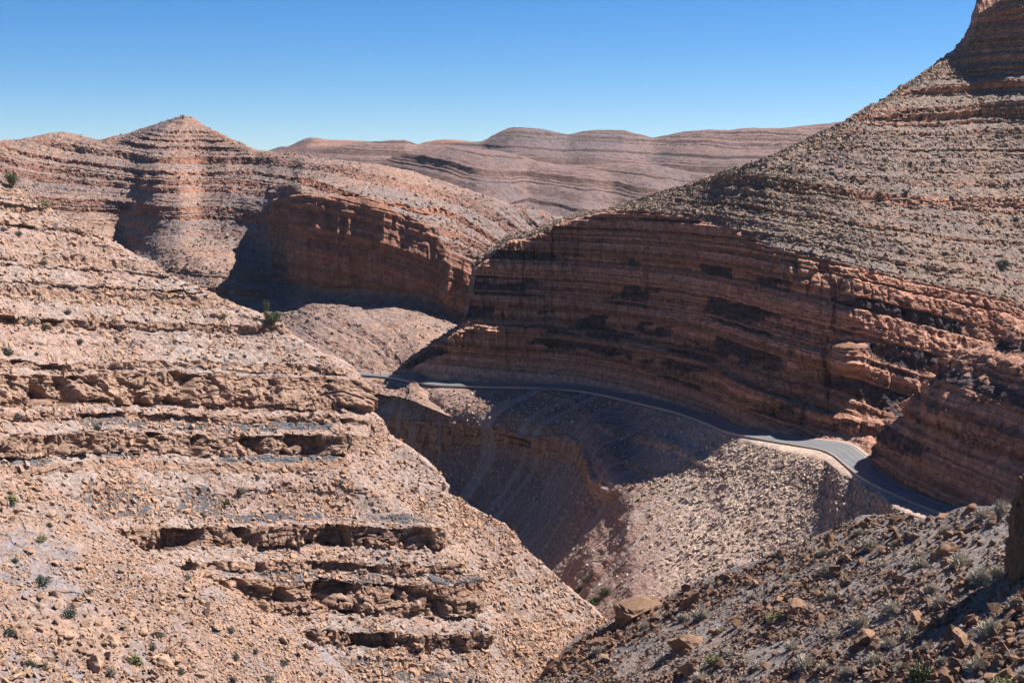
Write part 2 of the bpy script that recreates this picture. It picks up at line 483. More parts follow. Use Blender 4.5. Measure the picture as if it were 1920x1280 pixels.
c_sky_d = curve((-160,760),(0,735),(120,742),(185,730),(260,735),(345,735),(420,700),(490,672),(560,658),(640,642),(700,634),(760,630),(840,622),(900,612),(960,602),(1058,585),(1200,560))
c_bot_d = curve((-160,520),(0,530),(300,525),(400,520),(490,490),(560,468),(660,466),(700,464),(745,458),(790,445),(850,445),(1000,430),(1200,410))
c_up = curve((-160,330),(0,318),(120,315),(290,296),(345,300),(420,310),(490,325),(560,335),(640,338),(700,343),(760,360),(840,402),(900,425),(960,443),(1058,465),(1200,500))
c_up_d = lambda px: mix(c_sky_d, c_edge_d, .55)(px) + curve((-160,0),(150,2),(230,2),(290,-5),(345,-4),(400,2),(480,8),(520,3),(545,4),(580,2),(620,-6),(800,-6),(1200,0))(px)
P = net([(off(c_sky, 25), lambda px: c_sky_d(px) + 260), (c_sky, c_sky_d), (c_up, c_up_d), (c_edge, c_edge_d),
         (mix(c_edge, c_foot, .62), lambda px: mix(c_edge_d, c_foot_d, .5)(px) - 3.5 * sstep(545, 575, px)), (c_foot, c_foot_d),
         (mix(c_foot, c_bot, .45), curve((-160,560),(300,546),(450,537),(520,524),(600,506),(700,501),(900,482),(1200,445))), (c_bot, c_bot_d), (off(c_bot, 40), lambda px: c_bot_d(px) - 24)], -160, 1200, 1.5, 1.3, coarse=(0,))
x, y, z = P[..., 0], P[..., 1], P[..., 2]
pxs, pys = to_px(P)
s = fit_bedding(P, [[(117,285),(204,296),(284,310)], [(368,283),(474,292),(560,300),(640,306),(705,313)], [(650,306),(705,312),(815,336),(924,380)], [(541,322),(632,320),(742,344),(869,370)],
    [(625,330),(727,348),(833,408),(935,440)], [(559,419),(669,426),(778,455),(880,500)], [(292,485),(474,515)], [(255,453),(456,467)], [(55,320),(182,331),(255,342)], [(300,400),(440,412)]], 3)
st = Strata(s.min() - 3, s.max() + 3, mixed_beds(s.min(), s.max(), 4, 1.15), 1.6, 8)
tal = sstep(0, 14, pys - c_foot(pxs)) * sstep(480, 520, pxs)         # loose cone under the cliff
cl = sstep(-3, 3, pys - c_edge(pxs)) * (1 - sstep(-8, 4, pys - c_foot(pxs))) * sstep(498, 522, pxs)
Q, hard, sj = weather(P, st, s, 1.3, .6, 26, ((40, 2.0, 4, 1, False), (5, .6, 3, 1, False), (1.6, .3, 2, 1, False)), 41,
                      mask=(1 - .45 * tal) * (1 - .5 * cl) * (.15 + .85 * sstep(0, 26, pys - c_sky(pxs))), blk=.6, Lb=3.2)
Nn = grid_normals(P); Nn[..., 2] *= .2
fl = cl * (4.2 * fbm(P, 18, 3, .6, 45, .10, True) + 1.4 * fbm(P, 5, 3, .6, 46, .12, True) + .7 * st(s))
Q = Q + Nn * fl[..., None]
rock = np.clip(hard * .8 + cl + .25 * sstep(.0, .35, fbm(P, 60, 3, seed=47)), 0, 1) * (1 - .6 * tal)
grey = sstep(.05, .4, fbm(P, 45, 4, seed=48, sz=2.5)) * .55 * (1 - tal) * (1 - cl) * sstep(0.0, .6, (c_edge(pxs) + 40 - pys) / 60)
add_mesh('peak_range', Q, M_mid, sj, rock, grey)
LAND['peak_range'] = Q; LANDH['peak_range'] = np.clip(cl + .8 * np.clip(hard, 0, 1), 0, 1)

# ---- the right mountain above the road
r_sky = curve((735,703),(745,695),(760,678),(800,650),(850,613),(866,602),(874,575),(882,540),(890,494),(905,478),(930,460),(950,442),(1000,433),(1050,413),(1100,400),(1140,393),(1170,384),(1210,370),(1260,358),(1330,336),(1400,312),(1440,296),(1500,268),(1568,233.5),(1620,205),(1680,170),(1720,146),(1752,126),(1790,103),(1807,88),(1818,70),(1825,50),(1832,26),(1845,14),(1862,5),(1880,-4),(1920,-18),(2080,-50))
r_cap = curve((735,705),(1700,160),(1752,130),(1800,116),(1850,112),(1920,99),(2080,80))
r_edge = curve((735,704.5),(760,684),(800,656),(850,619),(866,608),(874,582),(882,550),(890,505),(905,489),(930,471),(950,454),(1000,443),(1050,421),(1100,406),(1140,399),(1170,395),(1230,399),(1310,411),(1400,441),(1500,484),(1640,513),(1780,548),(1920,580),(2080,615))
r_bench = curve((735,706),(760,690),(800,664),(850,627),(870,615),(900,607),(950,605),(1050,613),(1150,626),(1250,652),(1350,692),(1450,735),(1550,772),(1650,785),(1700,780),(1800,755),(1920,740),(2080,725))
r_toe = curve((735,707),(760,694),(800,676),(850,660),(900,657),(1000,660),(1100,668),(1200,690),(1300,728),(1400,765),(1500,795),(1580,812),(1650,812),(1720,800),(1800,780),(1920,765),(2080,745))
r_in = curve(*[(q, float(y_in(q))) for q in (735, 745, 790, 830, 900, 1000, 1080, 1150, 1220, 1290, 1345, 1380, 1450, 1520, 1560)], (1600,836),(1650,840),(1720,834),(1800,815),(2080,780))
r_in_d = curve(*[(q, float(d_on_z(y_in(q), ROAD_Z)) + 2.0) for q in (735, 745, 790, 830, 900, 1000, 1080, 1150, 1220, 1290, 1345, 1380, 1450, 1520, 1560)], (1600,340),(1650,337),(1720,333),(1800,330),(2080,320))
rin0 = lambda px: d_on_z(y_in(np.minimum(px, 1560)), ROAD_Z) + 2
r_toe_d = lambda px: r_in_d(px) + curve((735,1),(800,2.5),(870,4),(1000,5.5),(1200,5.5),(1400,5),(1560,5),(1650,8),(1800,14),(2080,20))(px)
r_bench_d = lambda px: r_in_d(px) + curve((735,1.5),(800,4),(870,6),(1000,9),(1200,10),(1400,9),(1560,9),(1650,13),(1720,18),(1800,22),(2080,30))(px)
r_edge_d = lambda px: r_in_d(px) + curve((735,2),(800,6),(870,10),(890,14),(950,17),(1050,21),(1170,23),(1310,25),(1400,24),(1500,22),(1580,26),(1650,33),(1720,41),(1800,48),(1920,59),(2080,72))(px)
r_base = lambda px: r_sky(px) + np.maximum(r_cap(px) - r_sky(px), 0) * sstep(1700, 1800, px)
r_sky_d = lambda px: np.maximum(auto_d(.52, r_edge, r_edge_d, r_base)(px), r_edge_d(px) + curve((735,4),(890,8),(1000,14),(1170,30),(1300,40),(2080,60))(px))
r_mid = mix(r_sky, r_edge, .5); r_mid_d = mix(r_sky_d, r_edge_d, .52)
capd = curve((735,0),(1745,0),(1790,1),(1828,5),(1850,10),(1920,30),(2080,60))
capy = lambda px: r_sky(px) + 4 + np.maximum(r_cap(px) - r_sky(px) - 4, 0) * sstep(1715, 1775, px)
P = net([(lambda px: r_sky(px) + curve((735,20),(890,90),(1100,90),(1300,30),(2080,30))(px), lambda px: r_sky_d(px) + curve((735,6),(890,14),(1000,25),(1170,60),(1300,220),(2080,300))(px)), (r_sky, lambda px: r_sky_d(px) - capd(px)), (capy, lambda px: r_sky_d(px) - capd(px) - 3 - 3 * sstep(1750, 1850, px)),
         (mix(capy, r_edge, .5), lambda px: mix(r_sky_d, r_edge_d, .52)(px)), (r_edge, r_edge_d),
         (mix(r_edge, r_bench, .5), lambda px: mix(r_edge_d, r_bench_d, .45)(px)), (r_bench, r_bench_d), (off(r_bench, 5), lambda px: r_bench_d(px) - 3 * sstep(780, 900, px)),
         (r_toe, r_toe_d), (r_in, r_in_d), (off(r_in, 12), lambda px: r_in_d(px) - 6)], 735, 2220, 1.4, 1.3, coarse=(0,))
x, y, z = P[..., 0], P[..., 1], P[..., 2]
pxs, pys = to_px(P)
s = fit_bedding(P, [[(1037,484),(1194,487),(1319,503),(1476,534),(1601,569),(1726,600),(1851,630)], [(912,609),(1037,606),(1131,619),(1209,634),(1319,672),(1397,708)],
    [(1069,516),(1162,531),(1287,537),(1444,560)], [(1493,308),(1650,314),(1811,328)], [(1614,383),(1767,401),(1913,419)], [(1227,368),(1402,366),(1599,383)], [(1577,252),(1803,248)], [(1840,150),(1915,148)],
    [(1430,440),(1640,505),(1780,545)], [(920,520),(1000,510),(1100,520)]], 3)
wall = sstep(-4, 4, pys - r_edge(pxs))
cap = (1 - sstep(-6, 6, pys - capy(pxs))) * sstep(1740, 1800, pxs)
toe = sstep(-4, 8, pys - r_toe(pxs))
st1 = Strata(s.min() - 3, s.max() + 3, mixed_beds(s.min(), s.max(), 9, .85), 1.6, 7)
st2 = Strata(s.min() - 3, s.max() + 3, mixed_beds(s.min(), s.max(), 10, .8), .8, 5)
A, h1, sj = weather(P, st1, s, 2.1, .6, 24, ((30, 1.8, 4, 1, False), (4, .75, 3, 1, False), (1.1, .45, 3, 1, False)), 51, mask=(1 - wall) * (.2 + .8 * sstep(0, 40, pys - r_sky(pxs))), blk=.8, Lb=3.0)
Nn = grid_normals(P); Nh = Nn * np.array([1, 1, .15])
big = wall * (1 - toe) * (2.6 * fbm(P, 22, 3, .55, 61, .22, True) + 1.0 * fbm(P, 6, 3, .6, 62, .10, True))
dk = np.maximum(sstep(.1, .4, vnoise(s * .3, 0 * s, 0 * s, 70)), .8 * sstep(.25, .5, vnoise(s * .9, 0 * s, 0 * s, 71))) * wall * (1 - toe)
fine = wall * ((1.5 - 1.1 * toe) * st2(s + .5 * fbm(P, 12, 3, seed=63)) + (.34 - .2 * toe) * blocks(P, 2.4, 64, 1.4, .15) + .2 * (1 - .6 * toe) * blocks(P, 1.0, 65, 1.6, .15) + .3 * fbm(P, 2.2, 3, .6, 66, .25))
fine = fine - wall * (1 - toe) * (1.6 * sstep(.6, .9, fbm(P, 6.5, 2, .5, 69, .07, True)) + .5 * sstep(.55, .85, fbm(P, 2.4, 2, .5, 72, .10, True)))
fine = fine - 1.1 * dk
lit_ledge = 9 * np.exp(-((pxs - 1592) / 26) ** 2) * sstep(640, 650, pys) * (1 - sstep(672, 720, pys))
fine = fine + lit_ledge
Q = A + Nh * (big + fine)[..., None]
rock = np.clip(h1 * (1 - wall) * .9 + wall + cap, 0, 1)
grey = dk * .75 * sstep(-.35, .2, fbm(P, 16, 3, seed=67, sz=2.5)) + (1 - wall) * .35 * sstep(0, .4, fbm(P, 30, 4, seed=68))
pale = toe * sstep(-.3, .2, vnoise(s * .6, 0 * s, 0 * s, 73)) * (.5 + .5 * sstep(-.3, .3, fbm(P, 12, 3, seed=74))) * (1 - sstep(1560, 1640, pxs))
add_mesh('right_mountain', Q, M_right, sj, rock, grey, pale=pale)
LAND['right_mountain'] = Q

# ---- the rib of cliff standing forward at the right, a gully behind it
q_sky = lerpc((1640,852),(1646,832),(1655,806),(1672,788),(1696,778),(1703,754),(1730,742),(1738,714),(1762,696),(1770,668),(1801,655),(1826,652),(1850,640),(1882,636),(1892,622),(1920,618),(2080,575))
q_sky_d = curve((1640,316),(1669,312),(1700,308),(1767,304),(1850,300),(1920,296),(2080,286))
q_in = lambda px: np.maximum(y_in(px), q_sky(px) + 8)
q_in_d = lambda px: d_on_z(q_in(px), ROAD_Z) + 1.2
P = net([(off(q_sky, 60), lambda px: q_sky_d(px) + 26), (q_sky, q_sky_d), (mix(q_sky, q_in, .3), lambda px: mix(q_sky_d, q_in_d, .55)(px)),
         (mix(q_sky, q_in, .7), lambda px: mix(q_sky_d, q_in_d, .80)(px)), (q_in, q_in_d), (off(q_in, 12), lambda px: q_in_d(px) - 6)], 1640, 2220, 1.4, 1.3, coarse=(0,))
x, y, z = P[..., 0], P[..., 1], P[..., 2]
pxs, pys = to_px(P)
s = z + .22 * (x - 90)
st3 = Strata(-130, 60, mixed_beds(-130, 60, 12, 2.0, (.6, 1.0)), 1.0, 9)
low = sstep(.55, .75, (pys - q_sky(pxs)) / np.maximum(q_in(pxs) - q_sky(pxs), 4))
Q, hard, sj = weather(P, st3, s, 2.2, .8, 14, ((20, 2.2, 4, 1, False), (3, .4, 3, 1, False), (1, .2, 2, 1, False)), 81, mask=1 - .45 * low, flute=.8, Lf=7, blk=.6, Lb=2.4)
st3b = Strata(-130, 60, mixed_beds(-130, 60, 13, .7), 1.0, 4)
Q = Q + grid_normals(P) * np.array([1, 1, .1]) * ((1 - .4 * low) * (.8 * st3b(s + .4 * fbm(P, 12, 3, seed=83)) + .3 * blocks(P, 2, 84, 1.3, .15)))[..., None]
add_mesh('right_rib', Q, M_right, sj, np.clip(.5 + steep(Q) + low, 0, 1), .6 * sstep(.15, .4, vnoise(s * .5, 0 * s, 0 * s, 85)) * (1 - low), pale=.6 * low * sstep(-.2, .3, fbm(P, 9, 3, seed=82)))
LAND['right_rib'] = Q

# ---- the gorge side below the road
e1 = lambda px: y_out(px) + curve((540,3),(1000,3),(1340,4),(1400,6),(1470,9),(1500,10),(1540,14),(1570,20),(1585,14),(1600,8),(1640,9),(1680,24),(1740,22),(1790,18),(2060,20))(px)
e_bt = curve((540,800),(620,790),(680,782),(717,777),(776,787),(839,790),(932,799),(1001,818),(1064,816),(1089,831),(1107,859),(1120,890),(1151,918),(1200,905),(1330,880),(1450,890),(1560,935),(1640,965),(1760,1010),(2060,1080))
e_bb = lambda px: e_bt(px) + curve((540,24),(700,30),(760,50),(795,64),(851,48),(932,32),(985,22),(1020,34),(1057,46),(1098,50),(1125,36),(1160,12),(1200,8),(2060,8))(px)
e_bed = curve((540,1000),(700,1030),(850,1050),(990,1060),(1060,1090),(1120,1132),(1200,1165),(1400,1170),(1560,1130),(1640,1090),(1760,1100),(2060,1200))
e_bed_d = curve((540,410),(700,402),(850,388),(990,360),(1060,336),(1120,308),(1200,289),(1400,277),(1560,269),(1640,264),(1760,254),(2060,235))
e1_d = on_z(e1, ROAD_Z - .6)
def e_lin(yf, k):
    def dd(px):
        t = np.clip((yf(px) - e1(px)) / (e_bed(px) - e1(px)), 0, 1)
        return 1.0 / ((1 - t) / e1_d(px) + t / e_bed_d(px)) + k(px)
    return dd
e_bt_d = e_lin(e_bt, lambda px: -4.5 * (1 - sstep(1110, 1190, px)))
e_bb_d = e_lin(e_bb, lambda px: 3.5 * (1 - sstep(1110, 1190, px)))
P = net([(off(y_in, -2), lambda px: d_on_z(y_in(px), ROAD_Z) + 3.5), (y_in, on_z(y_in, ROAD_Z - .35)), (y_out, on_z(y_out, ROAD_Z - .35)), (e1, e1_d), (e_bt, e_bt_d), (e_bb, e_bb_d), (e_bed, e_bed_d), (off(e_bed, 60), lambda px: e_bed_d(px) - 14)],
        540, 2060, 1.4, 1.3)
x, y, z = P[..., 0], P[..., 1], P[..., 2]
pxs, pys = to_px(P)
below = sstep(1, 10, pys - e1(pxs))
band = sstep(-3, 2, pys - e_bt(pxs)) * (1 - sstep(-3, 3, pys - e_bb(pxs))) * (1 - sstep(1140, 1180, pxs))
upband = below * (1 - sstep(-6, 0, pys - e_bt(pxs)))
s = z + .12 * x
st4 = Strata(-140, 0, mixed_beds(-112, -65.5, 23, 1.5, (.5, 1.0)), 1.2, 4)
fallc = -x * .62 + y * .78
upm = np.clip(upband * sstep(-.35, .15, fbm(P, 22, 3, seed=93)) + .55 * below * (1 - band) * sstep(.15, .4, fbm(P, 16, 3, seed=94)) * (pxs < 1180), 0, 1) * (1 - .75 * sstep(1180, 1330, pxs))
chut = fbm(np.stack([fallc * 1.0, 0 * x, 0 * x], -1), 9, 4, .6, 91)
Q, hard, sj = weather(P, st4, s, 1.3, .8, 15, ((26, 1.4, 3, 1, False), (6, .5, 3, 1, False), (1.2, .26, 3, 1, False)), 92, mask=upm, blk=.8, Lb=2.5)
N = grid_normals(P); Nh = N * np.array([1, 1, .2])
Q = P + (Q - P) * below[..., None]
Q = Q + N * (below * (1 - band) * .5 * chut)[..., None]
Q = Q + Nh * (band * (2.2 * fbm(P, 9, 3, .6, 95, .12, True) + .6 * blocks(P, 2.2, 96, .9) + .4 * fbm(P, 2, 3, .6, 97, .3)))[..., None]
y2 = curve((960,735),(1010,728),(1089,762),(1151,798),(1207,812),(1300,846),(1350,868),(1400,880))(pxs)
b2 = sstep(-12, 0, pys - y2) * (1 - sstep(12, 22, pys - y2)) * sstep(985, 1020, pxs) * (1 - sstep(1300, 1370, pxs)) * sstep(-.25, .15, fbm(P, 12, 3, seed=98))
Q = Q + Nh * (b2 * (2.6 + .9 * blocks(P, 2.0, 99, .9) + .8 * fbm(P, 5, 3, .6, 90, .2)))[..., None]
rock = np.clip(band + b2 + hard * upm * 1.3, 0, 1)
pale = sstep(1150, 1330, pxs) * (.6 + .4 * sstep(-.3, .3, chut))  # tan rubble to the right, its colour lightened further to stand for sunlight
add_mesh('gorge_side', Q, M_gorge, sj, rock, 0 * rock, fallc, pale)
LAND['gorge_side'] = Q

# ---- the stepped spur on the left
f_sky = curve((-160,262),(-60,312),(0,341),(30,353),(80,386),(150,426),(250,477),(330,521),(400,562),(500,601),(560,641),(600,667),(628,680),(640,690),(648,703),(654,730),(660,764),(672,772),(700,784),(716,800),(722,816),(760,836),(810,870),(836,901),(843,924),(870,942),(900,960),(965,999),(979,1022),(1030,1066),(1080,1110),(1120,1142),(1160,1180),(1240,1260))
f_sky_d = curve((-160,288),(0,296),(250,306),(500,311),(600,308),(720,299),(840,291),(980,285),(1120,280),(1240,270))
f_bot = lambda px: np.maximum(1420 + 0 * px, f_sky(px) + 60)
f_bot_d = curve((-160,166),(0,182),(300,207),(600,226),(800,234),(1000,242),(1180,256),(1240,258))
f_sm = curve((-160,262),(0,341),(150,426),(330,521),(500,601),(600,668),(700,752),(800,848),(900,950),(1000,1038),(1120,1142),(1240,1260))
def f_row(t):
    a = sstep(0.0, .22, t)
    sy = lambda px: f_sky(px) * (1 - a) + f_sm(px) * a
    def dd(px):
        return 1.0 / ((1 - t) / f_sky_d(px) + t / f_bot_d(px))
    return (lambda px: np.maximum(sy(px) * (1 - t) + f_bot(px) * t, f_sky(px) + 4), dd)
P = net([(off(f_sky, 70), lambda px: f_sky_d(px) + 55), (off(f_sky, 6), lambda px: f_sky_d(px) + 14), (f_sky, f_sky_d), f_row(.05), f_row(.2), f_row(.36), f_row(.6), f_row(1.0)], -160, 1240, 1.4, 1.3, coarse=(0,))
pxs, pys = to_px(P)
f_end = curve((600,600),(690,640),(760,648),(800,640),(870,632),(930,705),(1000,800),(1130,880),(1250,905),(1350,900))
nose = (1 - sstep(-25, 60, pxs - f_end(pys))) * sstep(640, 760, pys)
nb = grid_normals(P); nb[..., 2] *= .1
P = P + nb * (6.5 * nose * (1 - .8 * sstep(0, 420, f_end(pys) - pxs)) )[..., None]
x, y, z = P[..., 0], P[..., 1], P[..., 2]
# the beds, read off down the middle of the spur (column 480) from crest to bottom
s = fit_bedding(P, [[(5,708),(150,709),(300,714),(480,712),(620,703)], [(10,820),(300,823),(480,820),(610,822)], [(150,921),(260,918),(420,916),(520,920)],
    [(260,982),(400,990),(520,1003),(640,1024),(720,1028),(780,1008),(835,985)], [(360,1068),(480,1075),(640,1092),(760,1100),(850,1080)], [(520,1142),(600,1165),(720,1172),(850,1145)],
    [(620,1212),(720,1224),(850,1196)], [(60,536),(260,560),(330,560)], [(120,655),(350,668),(540,672)], [(0,395),(70,412)], [(180,600),(330,606),(440,622)]], 3)
jm = int((480 + 160) / 1.4)
zc, yc = s[:, jm], pys[:, jm]
vis = np.arange(len(yc)) >= np.argmax(np.diff(yc) > 0) if False else slice(None)
k0 = int(np.argmin(yc)); order = np.argsort(yc[k0:])
zat = lambda yy: float(np.interp(yy, yc[k0:][order], zc[k0:][order]))
def bed(ya, yb, st): return (zat(yb), zat(ya), st)
hardbeds = [bed(623,629,.5), bed(652,657,.35), bed(712,766,1.0), bed(782,794,.7), bed(818,852,.95), bed(866,884,.5), bed(917,925,.4),
            bed(985,1022,.95), bed(1052,1070,.7), bed(1086,1150,1.0), bed(1186,1214,.8), bed(1232,1240,.4)]
small = [(a, b, .75 * c) for a, b, c in mixed_beds(zat(700), s.max(), 15, .8)] + [bed(596,599,.3), bed(570,572,.3), bed(540,543,.3)]
greys = [(927,961,120,420), (1074,1086,300,900), (1240,1272,640,900), (797,807,150,640), (856,862,0,640), (905,914,130,400), (963,973,400,800)]
st5 = Strata(s.min() - 3, s.max() + 3, hardbeds + small, 1.35, 6)
st5.w = np.maximum(st5.w, 0)
msk = np.maximum(1 - sstep(-15, 40, pxs - f_end(pys)), .55 * (1 - sstep(670, 720, pys)))      # the ledges die out on the apron at the right
jag = .4 * fbm(P, 4, 3, .6, 119, .6) + .22 * blocks(P, 2.1, 120, .5, .3)
Q, hard, sj = weather(P, st5, s + jag, 2.0, .6, 18, ((30, 1.5, 3, 1, False), (6, .55, 3, 1, False), (2.2, .3, 3, 1, False), (.8, .2, 2, 1, False)), 101, mask=msk, blk=0, cut=.5)
N = grid_normals(P); Nh = N * np.array([1, 1, .1])
hd = np.clip(hard, 0, 1) * msk
strong = sstep(.5, .9, hd)
u = fbm(P, 8.5, 3, .6, 111, .25)
alc = -5.2 * sstep(.12, .22, u) + 2.0 * sstep(.10, .2, -u)     # alcoves and buttresses
thin = Strata(s.min() - 3, s.max() + 3, random_beds(s.min(), s.max(), 19, (.25, .7), (.2, .6), (.4, 1.0)), 1.0, 2)
blkd = .75 * blocks(P, 2.2, 112, .8, .15) + .45 * blocks(P, 1.0, 113, 1.1, .15) + .22 * fbm(P, 1.0, 2, .6, 114, .5) + .8 * thin(sj)
joint = -1.6 * sstep(.66, .92, fbm(P, 3.0, 2, .5, 115, .10, True))
Q = Q + Nh * (strong * alc + (.35 + .65 * strong) * sstep(.15, .5, hd) * (blkd + joint))[..., None]
gz = np.zeros_like(s)
for a, b, xa, xb in greys:
    za, zb = zat(a), zat(b)
    gz = np.maximum(gz, sstep(zb - .4, zb, sj) * (1 - sstep(za, za + .4, sj)) * sstep(xa - 30, xa + 20, pxs) * (1 - sstep(xb - 40, xb + 40, pxs)))
grey = gz * (.1 + .9 * sstep(-.3, .1, fbm(P, 9, 3, seed=116))) * np.clip(msk * 1.2, 0, 1) + .33 * sstep(.05, .4, fbm(P, 12, 4, seed=117)) * (1 - hd)
rock = np.clip(hd * 1.1 + .2 * sstep(0, .4, fbm(P, 18, 3, seed=118)), 0, 1)
add_mesh('left_spur', Q, M_left, sj, rock, grey)
LAND['left_spur'] = Q; LANDH['left_spur'] = np.clip(hd, 0, 1)

# ---- near scree at the lower left
g_sky = curve((-420,640),(-160,770),(0,872),(110,922),(200,985),(300,1050),(420,1111),(520,1171),(620,1231),(680,1290),(760,1360),(860,1450))
def plane_d(px, py, P0, gx, gy):
    a, b = ray(px, py)
    return (P0[2] - gx * P0[0] - gy * P0[1]) / (b - gx * a - gy)
GP = ((-67, 185, -38), -.57, .26); HP = ((53, 150, -54), .545, -.076)
g_row = lambda yf: (yf, lambda px: plane_d(px, yf(px), *GP))
g_bot = lambda px: np.maximum(1460 + 0 * px, g_sky(px) + 20)
P = net([(off(g_sky, 40), lambda px: plane_d(px, g_sky(px), *GP) + 14), g_row(g_sky), g_row(mix(g_sky, g_bot, .5)), g_row(g_bot)], -420, 860, 1.35, 1.25, coarse=(0,))
x, y, z = P[..., 0], P[..., 1], P[..., 2]
s = z
N = grid_normals(P)
r = .8 * fbm(P, 18, 3, .5, 121) + .35 * fbm(P, 5, 3, .55, 122) + .10 * blocks(P, 1.6, 123, .6) * sstep(0, .3, fbm(P, 7, 2, seed=124)) + .10 * fbm(P, .8, 2, .6, 126)
Q = P + N * r[..., None]
add_mesh('near_scree', Q, M_near, s, .45 * sstep(-.05, .35, fbm(P, 4, 3, seed=127)), .45 * sstep(-.05, .3, fbm(P, 8, 4, seed=128)))
LAND['near_scree'] = Q

# ---- stony hillside at the lower right
h_sky = curve((980,1300),(1010,1268),(1040,1240),(1060,1215),(1110,1180),(1180,1152),(1250,1112),(1330,1080),(1400,1060),(1480,1022),(1560,988),(1640,963),(1700,967),(1740,972),(1770,963),(1800,949),(1830,946),(1870,950),(1900,944),(2080,915),(2560,870))
h_row = lambda yf: (yf, lambda px: plane_d(px, yf(px), *HP))
h_bot = lambda px: np.maximum(1480 + 0 * px, h_sky(px) + 20)
P = net([(off(h_sky, 60), lambda px: plane_d(px, h_sky(px), *HP) + 22), (off(h_sky, 5), lambda px: plane_d(px, h_sky(px), *HP) + 4), h_row(h_sky), h_row(mix(h_sky, h_bot, .5)), h_row(h_bot)], 980, 2560, 1.35, 1.3, coarse=(0,))
x, y, z = P[..., 0], P[..., 1], P[..., 2]
N = grid_normals(P)
pxs, pys = to_px(P)
r = 1.1 * fbm(P, 22, 3, .5, 131) + .5 * fbm(P, 6, 3, .55, 132) + .10 * fbm(P, .9, 2, .6, 135)
Q = P + N * r[..., None]
add_mesh('stony_hillside', Q, M_fore, z, .35 * sstep(.0, .4, fbm(P, 5, 3, seed=136)), .5 * sstep(-.1, .3, fbm(P, 14, 4, seed=137)))
LAND['stony_hillside'] = Q

# ---- the floor under everything, out to the horizon
link = link_mesh('ground', [(-4500, -150, -122), (4500, -150, -122), (4500, 5500, -122), (-4500, 5500, -122)], [(0, 1, 2, 3)], M_far, dict(strat=[0]*4, rock=[0]*4, grey=[0]*4))
tag(link, kind='structure')

# ---- the road
def on_plane(p, z): 
    a, b = ray(p[0], p[1]); d = z / float(b); return np.array([float(a) * d, d, z])
Ri = np.array([on_plane(a, ROAD_Z) for a, b in RP]); Ro = np.array([on_plane(b, ROAD_Z) for a, b in RP])
tt = np.arange(len(RP)); tf = np.linspace(0, len(RP) - 1, 420)
def smooth3(A):
    out = np.stack([pchip(tt, A[:, k], tf) for k in range(3)], -1)
    for _ in range(14):
        out[1:-1] = .25 * out[:-2] + .5 * out[1:-1] + .25 * out[2:]
    return out
Ri, Ro = smooth3(Ri), smooth3(Ro)
def strip(name, a, b, dz, mat, thick=.25, parent=None):
    A = Ri * (1 - a)[:, None] + Ro * a[:, None] if np.ndim(a) else Ri * (1 - a) + Ro * a
    B = Ri * (1 - b) + Ro * b
    A = A + (0, 0, dz); B = B + (0, 0, dz)
    lo = np.array((0, 0, -thick))
    V = np.stack([A + lo, A, B, B + lo], 1).reshape(-1, 3)
    F = []
    for i in range(len(A) - 1):
        for k in range(3): F.append((4*i+k, 4*i+k+1, 4*i+5+k, 4*i+4+k))
    return link_mesh(name, V, F, mat, dict(across=np.tile([a, a, b, b], len(A))), parent=parent)
g = NT('asphalt'); n1 = g.noise(.25, 4); n2 = g.noise(3, 4)
ac = g.math('ADD', g.attr('across'), g.math('MULTIPLY', g.math('SUBTRACT', g.noise(.4, 3), .5), .05))
wheel = g.math('ABSOLUTE', g.math('SINE', g.math('MULTIPLY', ac, 4 * math.pi)))
road_col = (g.mix(g.mapr(n1, .35, .65), (.13, .132, .14), g.mix(n2, (.19, .19, .195), (.12, .122, .128))))
road_col = g.mix(1.0, road_col, g.gray(g.mapr(wheel, .2, 1, 1.06, .90)), 'MULTIPLY')
road_col = g.mix(g.mapr(g.math('ADD', g.math('ABSOLUTE', g.math('SUBTRACT', ac, .5)), g.math('MULTIPLY', g.noise(.9, 4), .16)), .50, .57), road_col, (.30, .24, .19))
M_road = g.done(road_col)
g.b.inputs['Roughness'].default_value = .42; g.b.inputs['Specular IOR Level'].default_value = .5
g = NT('road_paint'); M_paint = g.done(g.mix(g.mapr(g.noise(1.5, 3), .4, .6), (.34, .34, .34), (.22, .22, .22)))
g = NT('kerb_dust'); M_kerb = g.done(g.mix(g.noise(.8, 3), (.32, .25, .20), (.24, .20, .17)))
road = strip('road', 0.0, 1.0, 0.0, M_road, .5); tag(road, kind='structure')
for nm, a, b, m in (('edge_line', .05, .067, M_paint), ('edge_line', .933, .95, M_paint), ('centre_line', .495, .506, M_paint)):
    strip(nm, a, b, .03, m, .02, parent=road)
ks = strip('road_shoulder', -.16, -.02, .05, M_kerb, .5); tag(ks, kind='structure')

# ---- the air of the place
V = [(a, b, c) for c in (-123.2, ) for a, b in ((-4600, -180), (4600, -180), (4600, 5600), (-4600, 5600))]
top = 40.0 + max(float(q[..., 2].max()) for q in LAND.values())
V += [(a, b, top) for a, b, _ in V]
haze = link_mesh('haze', V, [(0, 3, 2, 1), (4, 5, 6, 7), (0, 1, 5, 4), (1, 2, 6, 5), (2, 3, 7, 6), (3, 0, 4, 7)], None)
hm = bpy.data.materials.new('dry_air'); hm.use_nodes = True; ht = hm.node_tree; ht.nodes.clear()
ho = ht.nodes.new('ShaderNodeOutputMaterial'); hv = ht.nodes.new('ShaderNodeVolumePrincipled')
hv.inputs['Color'].default_value = (.80, .88, 1.0, 1); hv.inputs['Density'].default_value = HAZE; hv.inputs['Anisotropy'].default_value = .2
ht.links.new(hv.outputs[0], ho.inputs['Volume'])
haze.data.materials.append(hm)
tag(haze, kind='stuff')
